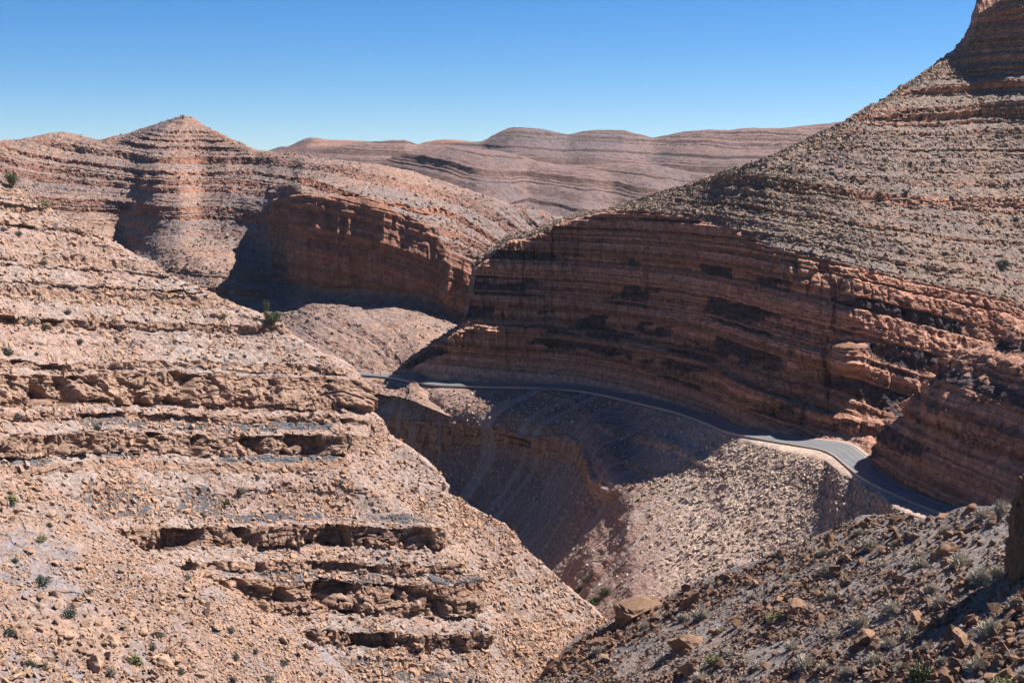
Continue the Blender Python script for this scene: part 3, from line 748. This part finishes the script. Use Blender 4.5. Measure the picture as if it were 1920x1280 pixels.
# ------------------------------------------------------------------ loose stones
rng = np.random.default_rng(7)
BOX = np.array([(-1,-1,-1),(1,-1,-1),(1,1,-1),(-1,1,-1),(-1,-1,1),(1,-1,1),(1,1,1),(-1,1,1)], float)
BOXF = np.array([(0,3,2,1),(4,5,6,7),(0,1,5,4),(1,2,6,5),(2,3,7,6),(3,0,4,7)])

def stone_material(name, a, b, c):
    a, b, c = [tuple(x * .76 for x in q) for q in (a, b, c)]
    g = NT(name)
    r = g.attr('tint'); k = g.mix(g.mapr(r, 0, .5), a, b); k = g.mix(g.mapr(r, .5, 1), k, c)
    k = g.mix(1.0, k, g.gray(g.mapr(g.noise(2.5, 4, .7), .3, .7, .75, 1.2)), 'MULTIPLY')
    g.bump(g.noise(3.0, 5, .7), .25, .6)
    return g.done(k)

def hull(seed, n=11):
    r = random.Random(seed); bm = bmesh.new()
    for _ in range(n):
        v = Vector((r.gauss(0, 1), r.gauss(0, 1), r.gauss(0, 1))).normalized() * r.uniform(.8, 1.15); bm.verts.new(v)
    bmesh.ops.convex_hull(bm, input=bm.verts); bmesh.ops.delete(bm, geom=[v for v in bm.verts if not v.link_faces], context='VERTS')
    bmesh.ops.triangulate(bm, faces=bm.faces); bm.verts.index_update()
    V = np.array([v.co for v in bm.verts]); F = np.array([[v.index for v in f.verts] for f in bm.faces]); bm.free()
    return V, F
HULLS = [hull(900 + i) for i in range(9)]

def scatter(name, land, n, size, mat, flat=(.25, .7), want=None, seed=1, sink=.25, spread=1.6, lean=.35, long=.5, rough=False):
    """loose stones lying on a finished surface"""
    r = np.random.default_rng(seed)
    Q = LAND[land]; nv, nu = Q.shape[:2]
    N = grid_normals(Q)
    px, py = to_px(Q)
    i = r.integers(1, nv - 2, n * 5); j = r.integers(1, nu - 2, n * 5)
    ok = (px[i, j] > -150) & (px[i, j] < 2120) & (py[i, j] < 1360) & (py[i, j] > -40)
    if want is not None: ok &= r.random(n * 5) < want(px[i, j], py[i, j], Q[i, j], N[i, j]) * (1 - LANDH[land][i, j] if land in LANDH else 1)
    i, j = i[ok][:n], j[ok][:n]
    m = len(i)
    fu = r.random((m, 1)); fv = r.random((m, 1))
    c = Q[i, j] + (Q[i, j + 1] - Q[i, j]) * fu + (Q[i + 1, j] - Q[i, j]) * fv
    nn = N[i, j]
    s = size[0] * (size[1] / size[0]) ** (r.random(m) ** spread)
    dims = np.stack([s, s * r.uniform(long, .95, m), s * r.uniform(flat[0], flat[1], m)], -1) * .5
    up = nn + r.normal(0, lean, (m, 3)); up /= np.linalg.norm(up, axis=1, keepdims=True)
    t = r.normal(0, 1, (m, 3)); t -= (t * up).sum(1, keepdims=True) * up; t /= np.linalg.norm(t, axis=1, keepdims=True)
    b = np.cross(up, t)
    if rough:                                        # irregular broken pieces
        vs, fs, tn, base = [], [], [], 0
        kind = r.integers(0, len(HULLS), m)
        for q, (hv, hf) in enumerate(HULLS):
            w = kind == q; k = int(w.sum())
            if not k: continue
            V = hv[None] * (1 + r.uniform(-.18, .18, (k, len(hv), 1))) * dims[w][:, None, :]
            W = V[..., 0:1] * t[w][:, None] + V[..., 1:2] * b[w][:, None] + V[..., 2:3] * up[w][:, None] + (c[w] + up[w] * (dims[w][:, 2:3] * (1 - sink * 2)))[:, None]
            vs.append(W.reshape(-1, 3)); fs.append((hf[None] + (np.arange(k) * len(hv))[:, None, None]).reshape(-1, 3) + base); tn.append(np.repeat(r.random(k), len(hv))); base += k * len(hv)
        return tag(link_mesh(name, np.concatenate(vs), np.concatenate(fs), mat, dict(tint=np.concatenate(tn))), kind='stuff')
    V = BOX[None] * (1 + r.uniform(-.42, .18, (m, 8, 3))) * dims[:, None, :]
    W = V[..., 0:1] * t[:, None] + V[..., 1:2] * b[:, None] + V[..., 2:3] * up[:, None]
    W = W + (c + up * (dims[:, 2:3] * (1 - sink * 2)))[:, None]
    F = (BOXF[None] + (np.arange(m) * 8)[:, None, None]).reshape(-1, 4)
    o = link_mesh(name, W.reshape(-1, 3), F, mat, dict(tint=np.repeat(r.random(m), 8)))
    tag(o, kind='stuff')
    return o

MS_tan = stone_material('tan_stone', (.46, .295, .20), (.42, .245, .155), (.33, .265, .24))
MS_fore = stone_material('brown_stone', (.36, .24, .175), (.29, .185, .125), (.25, .235, .23))
MS_right = stone_material('dark_stone', (.36, .26, .195), (.29, .20, .145), (.19, .165, .13))
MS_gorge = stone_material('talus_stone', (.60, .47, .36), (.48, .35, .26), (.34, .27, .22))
clump = lambda L, a, b, sd: (lambda px, py, Q, N: sstep(a, b, fbm(Q, L, 3, seed=sd)) * .9 + .1)
flatish = lambda px, py, Q, N: (np.abs(N[..., 2]) > .45) * (.22 + .78 * sstep(-.15, .3, fbm(Q, 7, 3, seed=201)))
scatter('loose_stones', 'left_spur', 80000, (.2, 1.25), MS_tan, (.15, .5), flatish, 301, spread=4.5, lean=.4, long=.35)
scatter('loose_stones', 'near_scree', 75000, (.10, .95), MS_tan, (.12, .45), clump(5, -.3, .2, 202), 302, spread=4, lean=.4, long=.35, rough=True)
scatter('loose_stones', 'stony_hillside', 80000, (.10, .95), MS_fore, (.3, .8), clump(6, -.2, .3, 203), 303, spread=4, rough=True)
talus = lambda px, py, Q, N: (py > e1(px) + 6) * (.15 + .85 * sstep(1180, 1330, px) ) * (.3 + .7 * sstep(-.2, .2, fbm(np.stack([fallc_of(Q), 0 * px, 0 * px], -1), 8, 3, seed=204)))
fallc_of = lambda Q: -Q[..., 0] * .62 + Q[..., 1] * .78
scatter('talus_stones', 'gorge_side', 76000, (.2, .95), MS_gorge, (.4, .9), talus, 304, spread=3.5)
upper = lambda px, py, Q, N: (py < r_edge(px) - 2) * (py > r_sky(px) - 2) * (.35 + .65 * sstep(-.2, .2, fbm(Q, 12, 3, seed=205)))
scatter('loose_stones', 'right_mountain', 52000, (.2, 1.1), MS_right, (.4, .9), upper, 305, spread=4)
scatter('loose_stones', 'peak_range', 16000, (.3, 1.3), stone_material('far_stone', (.36,.25,.19), (.30,.18,.12), (.22,.2,.19)), (.4, .9), lambda px, py, Q, N: (np.abs(N[..., 2]) > .5) * (.2 + .8 * sstep(-.1, .3, fbm(Q, 25, 3, seed=206))), 306, spread=4)

scatter('broken_rocks', 'stony_hillside', 9500, (.4, 1.7), stone_material('broken_brown_rock', (.27, .16, .105), (.22, .125, .08), (.17, .11, .08)), (.55, 1.0), lambda px, py, Q, N: sstep(-.25, .25, fbm(Q, 11, 3, seed=207)) * (py > h_sky(px) + 6), 307, spread=2.7, sink=.3, lean=.7, rough=True)
scatter('broken_rocks', 'near_scree', 1500, (.5, 1.8), stone_material('broken_tan_rock', (.42, .285, .2), (.36, .225, .15), (.27, .17, .12)), (.2, .7), lambda px, py, Q, N: sstep(-.25, .25, fbm(Q, 9, 3, seed=208)), 308, spread=3, sink=.25, lean=.7, long=.3, rough=True)
scatter('broken_rocks', 'stony_hillside', 800, (.9, 2.3), stone_material('large_broken_rock', (.25, .145, .09), (.20, .115, .07), (.16, .10, .07)), (.6, 1.0), lambda px, py, Q, N: sstep(-.1, .3, fbm(Q, 14, 3, seed=209)) * (py > h_sky(px) + 10), 309, spread=2, sink=.3, lean=.6, rough=True)
# ------------------------------------------------------------------ boulders, shrubs and small things
_proj = {}
def spot(land, px, py):
    """the point of a finished surface seen at a place in the frame, the ground normal there, metres per frame pixel"""
    if land not in _proj:
        Q = LAND[land]; a, b = to_px(Q); _proj[land] = (a.ravel(), b.ravel(), Q.reshape(-1, 3), grid_normals(Q).reshape(-1, 3))
    a, b, Q, N = _proj[land]
    e = (a - px)**2 + (b - py)**2
    near = np.where(e < max(6.0, e.min() + .5))[0]
    k = near[np.argmin(Q[near, 1])]
    return Vector(Q[k]), Vector(N[k]), float(Q[k, 1]) / FOC

def boulder_mesh(name, seed, mat, flat=1.0, npt=11):
    r = random.Random(seed)
    bm = bmesh.new()
    for _ in range(npt):
        v = Vector((r.gauss(0, 1), r.gauss(0, 1), r.gauss(0, 1))).normalized()
        m = max(abs(v.x), abs(v.y), abs(v.z)); v = v * (.55 + .45 / m * .9) * r.uniform(.8, 1.05)
        bm.verts.new((v.x * .5, v.y * .42, v.z * .42 * flat))
    bmesh.ops.convex_hull(bm, input=bm.verts)
    bmesh.ops.delete(bm, geom=[v for v in bm.verts if not v.link_faces], context='VERTS')
    bmesh.ops.triangulate(bm, faces=bm.faces)
    bmesh.ops.subdivide_edges(bm, edges=bm.edges, cuts=4, use_grid_fill=True)
    co = np.array([v.co for v in bm.verts])
    d = .05 * fbm(co, .4, 4, .6, seed) + .05 * blocks(co, .22, seed + 3, 1.6, .2) + .012 * vnoise(co[:, 2] * 22, co[:, 0] * 2, co[:, 1] * 2, seed)
    for v, q in zip(bm.verts, d):
        v.co += v.co.normalized() * float(q)
    me = bpy.data.meshes.new(name); bm.to_mesh(me); bm.free()
    me.materials.append(mat)
    return me

def rock_stuff(name, a, b, c):
    g = NT(name)
    tc = g.n('ShaderNodeTexCoord').outputs['Object']
    k = g.mix(g.mapr(g.noise(1.2, 4, .6), .38, .62), a, b)
    sp = g.n('ShaderNodeSeparateXYZ'); g.put(sp.inputs[0], tc)
    k = g.mix(g.mapr(g.noise(14.0, 2, .6, w=sp.outputs[2]), .5, .75, 0, .5), k, c)
    k = g.mix(1.0, k, g.gray(g.mapr(g.noise(7.0, 4, .7), .3, .7, .78, 1.18)), 'MULTIPLY')
    g.bump(g.noise(6.0, 6, .75), .15, .7)
    return g.done(k)
MB_brown = rock_stuff('boulder_brown', (.19, .108, .068), (.235, .145, .097), (.10, .06, .04))
MB_tan = rock_stuff('boulder_tan', (.35, .235, .165), (.30, .185, .12), (.19, .115, .08))
BR = [boulder_mesh('boulder', 40 + i, MB_brown, .9) for i in range(7)]
BT = [boulder_mesh('flat_stone', 60 + i, MB_tan, [.35, .5, .9, .4, .6][i]) for i in range(5)]
_r = random.Random(5)
PLACED = []
def boulder(land, px, py, w, label, group=None, meshes=None, hgt=1.0, tilt=.25, name='boulder'):
    p, n, m = spot(land, px, py)
    me = _r.choice(meshes or BR)
    o = bpy.data.objects.new(name, me); COL.objects.link(o)
    s = w * m * 1.25
    up = (n * .35 + Vector((0, 0, 1)) * .65 + Vector((_r.gauss(0, tilt), _r.gauss(0, tilt), 0)) * .6).normalized()
    o.rotation_mode = 'QUATERNION'
    o.rotation_quaternion = up.to_track_quat('Z', 'Y') @ Matrix.Rotation(_r.uniform(0, 6.28), 4, 'Z').to_quaternion()
    o.scale = (s * _r.uniform(.9, 1.15), s * _r.uniform(.85, 1.15), s * hgt * _r.uniform(.9, 1.1))
    o.location = p + Vector((0, 0, -.02 * s * hgt))
    PLACED.append((px, py, w))
    return tag(o, label, 'boulder', group)

H = 'stony_hillside'
big = [
 (1190,1150,92,'huge wedge-shaped brown boulder at the valley bottom beside the green shrubs',1.0),
 (1128,1208,46,'upright brown boulder in the gully just below the huge wedge-shaped boulder',1.2),
 (1045,1250,54,'dark pointed boulder lowest in the gully between the two slopes',1.2),
 (1142,1232,46,'broken brown block lying under the upright boulder in the gully',.8),
 (1298,1128,52,'dark upright rock at the left rim of the grey gravel with a deep shadow',1.3),
 (1290,1205,72,'broad dark brown rock cluster on the left side of the gravel hillside',.8),
 (1296,1258,58,'dark block at the bottom edge of the photo beside the green cushion shrub',1.2),
 (1490,1142,54,'pyramid-shaped brown boulder in the middle of the gravel hillside',1.0),
 (1460,1126,36,'low dark boulder just left of the pyramid-shaped boulder',.8),
 (1424,1146,28,'pale topped block left of the pyramid-shaped and the low dark boulder',.9),
 (1594,1046,32,'blocky brown boulder, right one of a pair high on the gravel hillside',1.0),
 (1561,1051,24,'smaller brown boulder, left one of a pair high on the gravel hillside',.9),
 (1577,1094,40,'tall cracked brown rock standing below the pair of boulders',1.4),
 (1776,1034,58,'hook-shaped dark boulder with a raised point below the road crest',1.0),
 (1722,1044,28,'cube-like block with a sunlit right side left of the hook-shaped boulder',1.1),
 (1772,1057,30,'dark boulder half hidden behind the dry shrub under the hook-shaped boulder',1.0),
 (1695,1080,40,'flat-topped brown boulder with a sunlit cap, uppermost of three in a row',.8),
 (1692,1107,36,'dark boulder in the middle of three set one below another',.9),
 (1686,1124,26,'smallest and lowest of three boulders set one below another',.9),
 (1724,1108,30,'jagged boulder touching the right side of the three in a row',.9),
 (1725,1158,44,'split dark boulder standing alone between two dry shrubs',1.1),
 (1884,1160,58,'large square brown block near the right edge of the photo',1.0),
 (1812,1200,74,'tall dark outcrop block with a black shadow falling to its lower left',1.2),
 (1628,1200,76,'wide dark brown ledge rock under a round dry shrub',.7),
 (1796,1096,34,'brown boulder in the gravel right of the dry shrubs',.8),
 (1838,1108,30,'small angular boulder right of the gravel path of stones',.8),
 (1868,1272,76,'big pale brown block at the bottom right corner beside a green shrub',.9),
 (1682,976,34,'rounded dark boulder beside the pale road verge',.9),
 (1744,972,24,'orange boulder on the crest just below the road verge',1.0),
 (1772,966,30,'rough brown boulder on the crest where the road disappears',.9),
 (1824,953,24,'sunlit upright stone on the crest against the dark cliff',1.5),
 (1420,1092,24,'dark stone near the edge of the talus on the upper left of the gravel',.9),
]
for px, py, w, lb, h in big: boulder(H, px, py, w, lb, hgt=h)
for px, py, w, lb, h in [
 (70,1228,52,'long dark slab tilted on edge among the scree at the lower left',.8),
 (182,1250,40,'curved dark slab standing on edge near the bottom left',1.6),
 (214,1203,36,'broken ledge block with black gaps in the left scree',.9),
 (312,1242,40,'square tan block in the left scree right of the curved slab',.9),
 (286,1230,34,'long tan slab leaning against the square tan block',.8),
 (245,1152,20,'small dark block in the middle of the left scree',1.3),
 (148,1058,24,'upright block with a dark left side in the upper left scree',1.2),
 (246,1118,24,'dark split block in the left scree above the small dark one',1.3),
 (270,1182,32,'narrow pale slab lying straight down the left scree',.6),
 (126,1186,40,'pale flat slab pointing downhill in the left scree',.5),
 (55,1186,28,'dark rounded block at the left above the long dark slab',.9),
 (25,1262,40,'dark boulder in the bottom left corner',1.0),
 (342,1112,26,'sunlit orange block at the right rim of the left scree',.8),
 (402,1172,36,'cracked orange slab near the foot of the left ledges',.7)]:
    boulder('near_scree', px, py, w, lb, meshes=BT, hgt=h, name='flat_stone')
def clear(px, py, w): return all((px - a)**2 + (py - b)**2 > (.55 * (w + c))**2 for a, b, c in PLACED)
def fill(land, n, box, wr, label, group, meshes, top, name, hr=(.5, 1.1)):
    k = 0
    for _ in range(n * 30):
        if k >= n: break
        px, py = _r.uniform(box[0], box[2]), _r.uniform(box[1], box[3])
        w = wr[0] * (wr[1] / wr[0]) ** (_r.random() ** 2.2)
        if py < float(top(px)) + 8 or not clear(px, py, w): continue
        boulder(land, px, py, w, label, group, meshes, _r.uniform(*hr), name=name); k += 1
fill(H, 56, (1090, 960, 1935, 1290), (13, 34), 'small angular brown stone among many on the grey gravel of the lower right hillside', 'angular stones on the right hillside', BR, h_sky, 'boulder')
fill('near_scree', 40, (-10, 890, 640, 1290), (11, 30), 'small tan slab of rock among many lying on the scree at the lower left', 'slabs on the left scree', BT, g_sky, 'flat_stone', (.4, .9))
fill('gorge_side', 8, (1180, 880, 1520, 1110), (9, 20), 'brown stone larger than its neighbours on the sunlit talus below the road', 'larger stones on the talus', BR, lambda px: e1(px) + 30, 'boulder')

# ---- the outcrop at the right edge
def crag(name, seed, w, dp, h, mat):
    bm = bmesh.new()
    bmesh.ops.create_cube(bm, size=1.0)
    bmesh.ops.subdivide_edges(bm, edges=bm.edges, cuts=22, use_grid_fill=True)
    co = np.array([v.co for v in bm.verts]) * 2
    r = np.linalg.norm(co, axis=1, keepdims=True); mx = np.abs(co).max(1, keepdims=True)
    co = co * (.6 + .4 * mx / r) * np.array([w, dp, h]) * .5
    tap = 1 - .22 * (co[:, 2:3] / h + .5)
    co[:, :2] *= tap
    q = 1.1 * fbm(co, 4.5, 4, .6, seed, .6) + .5 * blocks(co, 1.7, seed + 2, .9, .2) + .25 * blocks(co, .7, seed + 3, 1.2, .2)
    nn = co / (np.linalg.norm(co, axis=1, keepdims=True) + 1e-6)
    co = co + nn * q[:, None]
    for v, c in zip(bm.verts, co): v.co = c
    me = bpy.data.meshes.new(name); bm.to_mesh(me); bm.free(); me.materials.append(mat)
    o = bpy.data.objects.new(name, me); COL.objects.link(o)
    return o
MB_dark = rock_stuff('outcrop_rock', (.13, .075, .048), (.16, .10, .065), (.07, .042, .03))
p, n, m = spot(H, 1935, 1062)
o = crag('rock_outcrop', 301, 150 * m, 100 * m, 225 * m, MB_dark); o.location = p + Vector((28 * m, 0, 76 * m))
tag(o, 'tall dark rock outcrop at the right edge throwing a black shadow over the gravel', 'rock')

# ---- cairn on the peak, post by the road
p, n, m = spot('peak_range', 345, 221)
bm = bmesh.new()
for k, (z, r0) in enumerate(((0, .9), (.55, .7), (1.0, .5), (1.4, .32))):
    rr = bmesh.ops.create_icosphere(bm, subdivisions=1, radius=r0)['verts']
    for v in rr: v.co = Vector((v.co.x * _r.uniform(.85, 1.1), v.co.y, v.co.z * .5 + z))
me = bpy.data.meshes.new('cairn'); bm.to_mesh(me); bm.free(); me.materials.append(MB_brown)
o = bpy.data.objects.new('cairn', me); COL.objects.link(o); o.location = p + Vector((0, -.5, .3)); o.scale = (1.0, 1.0, 1.25)
tag(o, 'small dark cairn of piled stones on the tip of the pointed peak', 'cairn')
g = NT('post_paint'); M_post = g.done((.30, .28, .26))
bm = bmesh.new(); bmesh.ops.create_cone(bm, cap_ends=True, segments=10, radius1=.16, radius2=.14, depth=1.5)
me = bpy.data.meshes.new('marker_post'); bm.to_mesh(me); bm.free(); me.materials.append(M_post)
o = bpy.data.objects.new('marker_post', me); COL.objects.link(o)
q = on_plane((714, 703.5), ROAD_Z); o.location = Vector(q) + Vector((0, 0, .75))
tag(o, 'short roadside marker post at the sunlit far end of the road', 'post')

# ---- shrubs
def leaf_material(name, a, b):
    g = NT(name); k = g.mix(g.attr('tint'), a, b)
    g.b.inputs['Roughness'].default_value = .8
    return g.done(k)
ML = dict(dry=leaf_material('dry_twigs', (.52, .46, .36), (.38, .335, .27)), grey=leaf_material('grey_green_leaves', (.19, .19, .155), (.12, .125, .10)),
          yellow=leaf_material('yellow_green_leaves', (.30, .28, .13), (.20, .20, .10)), green=leaf_material('green_leaves', (.12, .135, .07), (.065, .078, .042)))
def tuft(name, seed, mat, n=420, round_=.75, twig=.6, leaf=.05):
    """a low cushion of twigs and small leaves, one unit wide, standing on z = 0"""
    r = np.random.default_rng(seed)
    th = r.uniform(0, 6.283, n); el = np.arcsin(r.uniform(.02, 1, n)); rad = .5 * r.uniform(.55, 1.0, n) * (1 + .25 * np.sin(th * 3 + seed))
    tip = np.stack([np.cos(th) * np.cos(el) * rad, np.sin(th) * np.cos(el) * rad, np.sin(el) * rad * 1.5 * round_], -1)
    base = tip * r.uniform(.1, .45, (n, 1)); base[:, 2] *= .6
    side = np.cross(tip, r.normal(0, 1, (n, 3))); side /= np.linalg.norm(side, axis=1, keepdims=True) + 1e-9
    w1 = .014 + .010 * r.random((n, 1))
    V1 = np.stack([base - side * w1, base + side * w1, tip + side * w1 * .5, tip - side * w1 * .5], 1)
    k = int(n * twig); V1 = V1[:k]
    c = tip * r.uniform(.75, 1.05, (n, 1)); a = r.normal(0, 1, (n, 3)); a /= np.linalg.norm(a, axis=1, keepdims=True)
    b = np.cross(a, r.normal(0, 1, (n, 3))); b /= np.linalg.norm(b, axis=1, keepdims=True) + 1e-9
    l = leaf * r.uniform(.5, 1.2, (n, 1))
    V2 = np.stack([c - a * l, c - b * l * .5, c + a * l, c + b * l * .5], 1)
    V = np.concatenate([V1, V2]); m = len(V)
    me = link_mesh(name, V.reshape(-1, 3), np.arange(m * 4).reshape(-1, 4), mat, dict(tint=np.repeat(r.random(m), 4)))
    d = me.data; COL.objects.unlink(me); bpy.data.objects.remove(me)
    return d
TUFT = {k: [tuft(k + '_shrub', 500 + 10 * i + j, ML[k], n=800 if k == 'dry' else 520, leaf=.035 if k == 'dry' else .06, twig=.9 if k == 'dry' else .5) for j in range(3)] for i, k in enumerate(ML)}
NAME = dict(dry='dry_shrub', grey='desert_shrub', yellow='yellow_shrub', green='green_shrub')
def shrub(land, px, py, w, kind, label, group=None):
    p, n, m = spot(land, px, py)
    o = bpy.data.objects.new(NAME[kind], _r.choice(TUFT[kind])); COL.objects.link(o)
    s = w * m * 1.2; o.scale = (s * _r.uniform(.9, 1.15), s, s * _r.uniform(.8, 1.1))
    o.rotation_euler = (0, 0, _r.uniform(0, 6.28)); o.location = p - Vector((0, 0, .04 * s))
    return tag(o, label, 'shrub', group)
G1 = 'straw-coloured dry shrub growing among the stones of the lower right hillside'
for px, py, w, k, lb in [
 (1727,1274,58,'green','large bright green shrub at the bottom of the right hillside'), (1880,1288,50,'yellow','yellow-green shrub cut off by the bottom edge at the lower right'),
 (1338,1242,32,'yellow','green cushion shrub near the bottom left of the gravel hillside'), (1451,1160,30,'yellow','yellow-green shrub below the pyramid-shaped boulder'),
 (1513,1248,44,'dry','large straw-grey shrub near the bottom edge in the middle of the right hillside'), (1543,1252,26,'dry','smaller straw-grey shrub right beside the large one near the bottom edge'),
 (1614,1170,38,'dry','round dry shrub on top of the wide dark ledge rock'), (1674,1145,34,'dry','dry shrub left of the split dark boulder'),
 (1763,1134,36,'dry','dry shrub right of the split dark boulder'), (1724,1060,36,'dry','dry shrub in front of the cube-like block'),
 (1801,1056,44,'dry','wide dry shrub right of the hook-shaped boulder'), (1840,1088,46,'dry','largest grey dry shrub high at the right'),
 (1872,1076,32,'dry','smaller dry shrub at the right side of the largest grey one'), (1855,1186,46,'dry','spiky dry shrub left of the large square block'),
 (1831,1252,42,'dry','dry shrub above the bottom right corner block'), (1632,1024,34,'dry','pale dry shrub right of the pair of boulders'),
 (1549,1072,34,'dry','leaning dry shrub left of the tall cracked rock'), (1543,1040,24,'dry','dry shrub left of the pair of boulders'),
 (1706,1188,36,'dry','dry shrub between the wide ledge rock and the tall outcrop block'), (1843,968,32,'dry','tufted dry shrub on the crest near the right outcrop'),
 (1880,958,36,'dry','bright dry shrub on the skyline of the crest beside the right outcrop'), (1314,1156,36,'dry','pale dry shrub right of the dark upright rock'),
 (1134,1113,22,'green','green shrub in the valley bottom just above the huge boulder'), (1114,1129,26,'green','widest green shrub of the valley bottom, left of the huge boulder'),
 (1084,1108,18,'green','small green shrub at the left side of the valley bottom'), (1098,1088,16,'green','highest green shrub of the valley bottom')]:
    shrub('gorge_side' if py < float(h_sky(px)) + 4 else H, px, py, w, k, lb)
for px, py, w in [(1668,1210,34),(1638,1238,34),(1688,1253,30),(1475,1083,22),(1772,993,26),(1558,1118,24),(1484,1214,30),(1353,1180,22),(1368,1226,26),(1588,1089,24),(1280,1160,26),(1330,1097,22),(1209,1174,20),(1313,1272,30),(1120,1222,24),
                  (1745,1106,30),(1455,1040,20),(1610,1000,22),(1700,1006,22),(1655,1060,20),(1410,1120,20),(1560,1190,26),(1590,1262,28),(1770,1240,26),(1905,1130,28),(1900,1230,30),(1420,1250,26),(1240,1240,24),(1390,1180,18),(1645,1110,18),(1530,1110,18),(1735,1215,24)]:
    shrub(H, px, py, w, 'dry', G1, 'dry shrubs on the right hillside')
for px, py, w, k, lb in [
 (80,1090,28,'grey','round grey-green cushion shrub highest in the left scree'), (131,1153,28,'grey','loose grey-green shrub below the round cushion in the left scree'),
 (78,1010,20,'yellow','pale yellow tuft in the upper left scree'), (22,938,28,'yellow','yellow-green shrub at the left edge where the scree begins'),
 (255,1240,26,'yellow','yellow-green tuft left of the square tan block'), (285,1213,20,'grey','dark round shrub above the square tan block'),
 (206,1262,22,'grey','dark shrub against the curved dark slab'), (82,1248,22,'grey','right one of two grey shrubs near the long dark slab'),
 (55,1245,26,'grey','left one of two grey shrubs near the long dark slab'), (18,1187,22,'grey','grey shrub at the left edge above the long dark slab')]:
    shrub('near_scree', px, py, w, k, lb)
for px, py, w in [(442,1230,18),(438,1272,18),(435,1182,14),(302,1190,14),(352,1083,14),(95,985,12),(534,1243,16),(481,1221,12),(506,1272,18),(170,1110,12),(30,1050,14),(340,1260,14),(600,1262,12)]:
    shrub('near_scree', px, py, w, 'grey', 'small grey-green shrub dotted on the scree at the lower left', 'small shrubs on the left scree')
for px, py, w, k, lb in [
 (640,904,13,'grey','small dark shrub on the apron right of the ledges, highest of the two there'), (637,953,11,'grey','small dark shrub on the apron right of the ledges, lower of the two there'),
 (425,944,16,'green','bright green tuft below the upper grey shale band'), (453,922,18,'grey','grey shrub at the right end of the upper grey shale band'),
 (15,662,22,'grey','dark shrub at the left edge above the main ledge'), (84,615,14,'green','green tuft on the left slope near the left edge'),
 (84,384,16,'yellow','yellow-green tuft on the left skyline below the green bush'), (420,594,14,'yellow','yellowish tuft high on the right part of the left slope')]:
    shrub('left_spur', px, py, w, k, lb)
for px, py, w in [(55,605,16),(128,585,14),(82,494,15),(150,640,15),(292,585,10),(35,782,16),(7,430,14),(36,440,14),(484,896,12),(182,802,14),(300,700,10),(250,540,9),(330,640,10),(560,885,10),(540,905,9),(705,905,8),(760,1000,9),(660,1000,9),(380,965,16),(585,775,8),(200,520,9),(460,668,9),(220,640,9),(110,720,9)]:
    shrub('left_spur', px, py, w, 'grey', 'small grey-green shrub dotted on the ledged slope of the left spur', 'small shrubs on the left spur')
for px, py, w in [(1880,495,24),(1905,412,14),(1860,330,10),(1440,345,9),(1480,350,8),(1560,300,8),(1660,300,9),(1700,360,10),(1770,300,9),(1840,420,12),(1600,420,10),(1690,470,12),(1740,505,12),(1520,395,9),(1400,352,8),(1340,395,9),(1300,378,9),(1620,340,9),(1880,250,8),(1760,230,8)]:
    shrub('right_mountain', px, py, w, 'grey', 'small dark shrub on the stony slope of the right mountain', 'shrubs on the right mountain')

# ---- the two bushy little trees
def bush_tree(land, px, py, w, h, label, seed, name='bush'):
    p, n, m = spot(land, px, py)
    root = bpy.data.objects.new(name, None); COL.objects.link(root); root.location = p
    tag(root, label, 'bush')
    r = np.random.default_rng(seed)
    V, F = [], []
    for k in range(6):                                   # several stems from one root
        a = r.uniform(0, 6.28); tip = np.array([math.cos(a) * w * m * .3, math.sin(a) * w * m * .3, h * m * r.uniform(.45, .8)])
        for s0, s1, r0, r1 in ((0, .5, .07, .05), (.5, 1, .05, .02)):
            A, B = tip * s0 * np.array([.7, .7, 1]), tip * s1
            b = len(V)
            for q in range(5):
                u = np.array([math.cos(q * 1.2566), math.sin(q * 1.2566), 0]); V += [A + u * r0 * w * m * .5, B + u * r1 * w * m * .5]
            F += [(b + 2*q, b + (2*q+2) % 10, b + (2*q+3) % 10, b + 2*q+1) for q in range(5)]
    st = link_mesh('stem', V, F, MB_brown, parent=root)
    n_ = 3200
    cen = r.normal(0, 1, (16, 3)); cen /= np.linalg.norm(cen, axis=1, keepdims=True); cen *= r.uniform(.25, .75, (16, 1)) * .5
    ci = r.integers(0, 16, n_)
    c = cen[ci] + r.normal(0, .085, (n_, 3))
    c = c * np.array([w * m, w * m, h * m]) + np.array([0, 0, h * m * .52])
    a = r.normal(0, 1, (n_, 3)); a /= np.linalg.norm(a, axis=1, keepdims=True)
    b = np.cross(a, r.normal(0, 1, (n_, 3))); b /= np.linalg.norm(b, axis=1, keepdims=True)
    l = w * m * .028 * r.uniform(.6, 1.3, (n_, 1))
    LV = np.stack([c - a * l, c - b * l * .6, c + a * l, c + b * l * .6], 1)
    fo = link_mesh('foliage', LV.reshape(-1, 3), np.arange(n_ * 4).reshape(-1, 4), ML['green'], dict(tint=np.repeat(r.random(n_), 4)), parent=root)
    return root
bush_tree('left_spur', 25, 352, 32, 34, 'round dark green bush on the left skyline of the near slope', 71)
bush_tree('left_spur', 514, 607, 38, 26, 'spreading green bush on the crest of the left spur in front of the pale cone', 72)
bush_tree('left_spur', 500, 600, 18, 40, 'thin tall greyish bush standing behind the spreading green bush on the spur crest', 73)
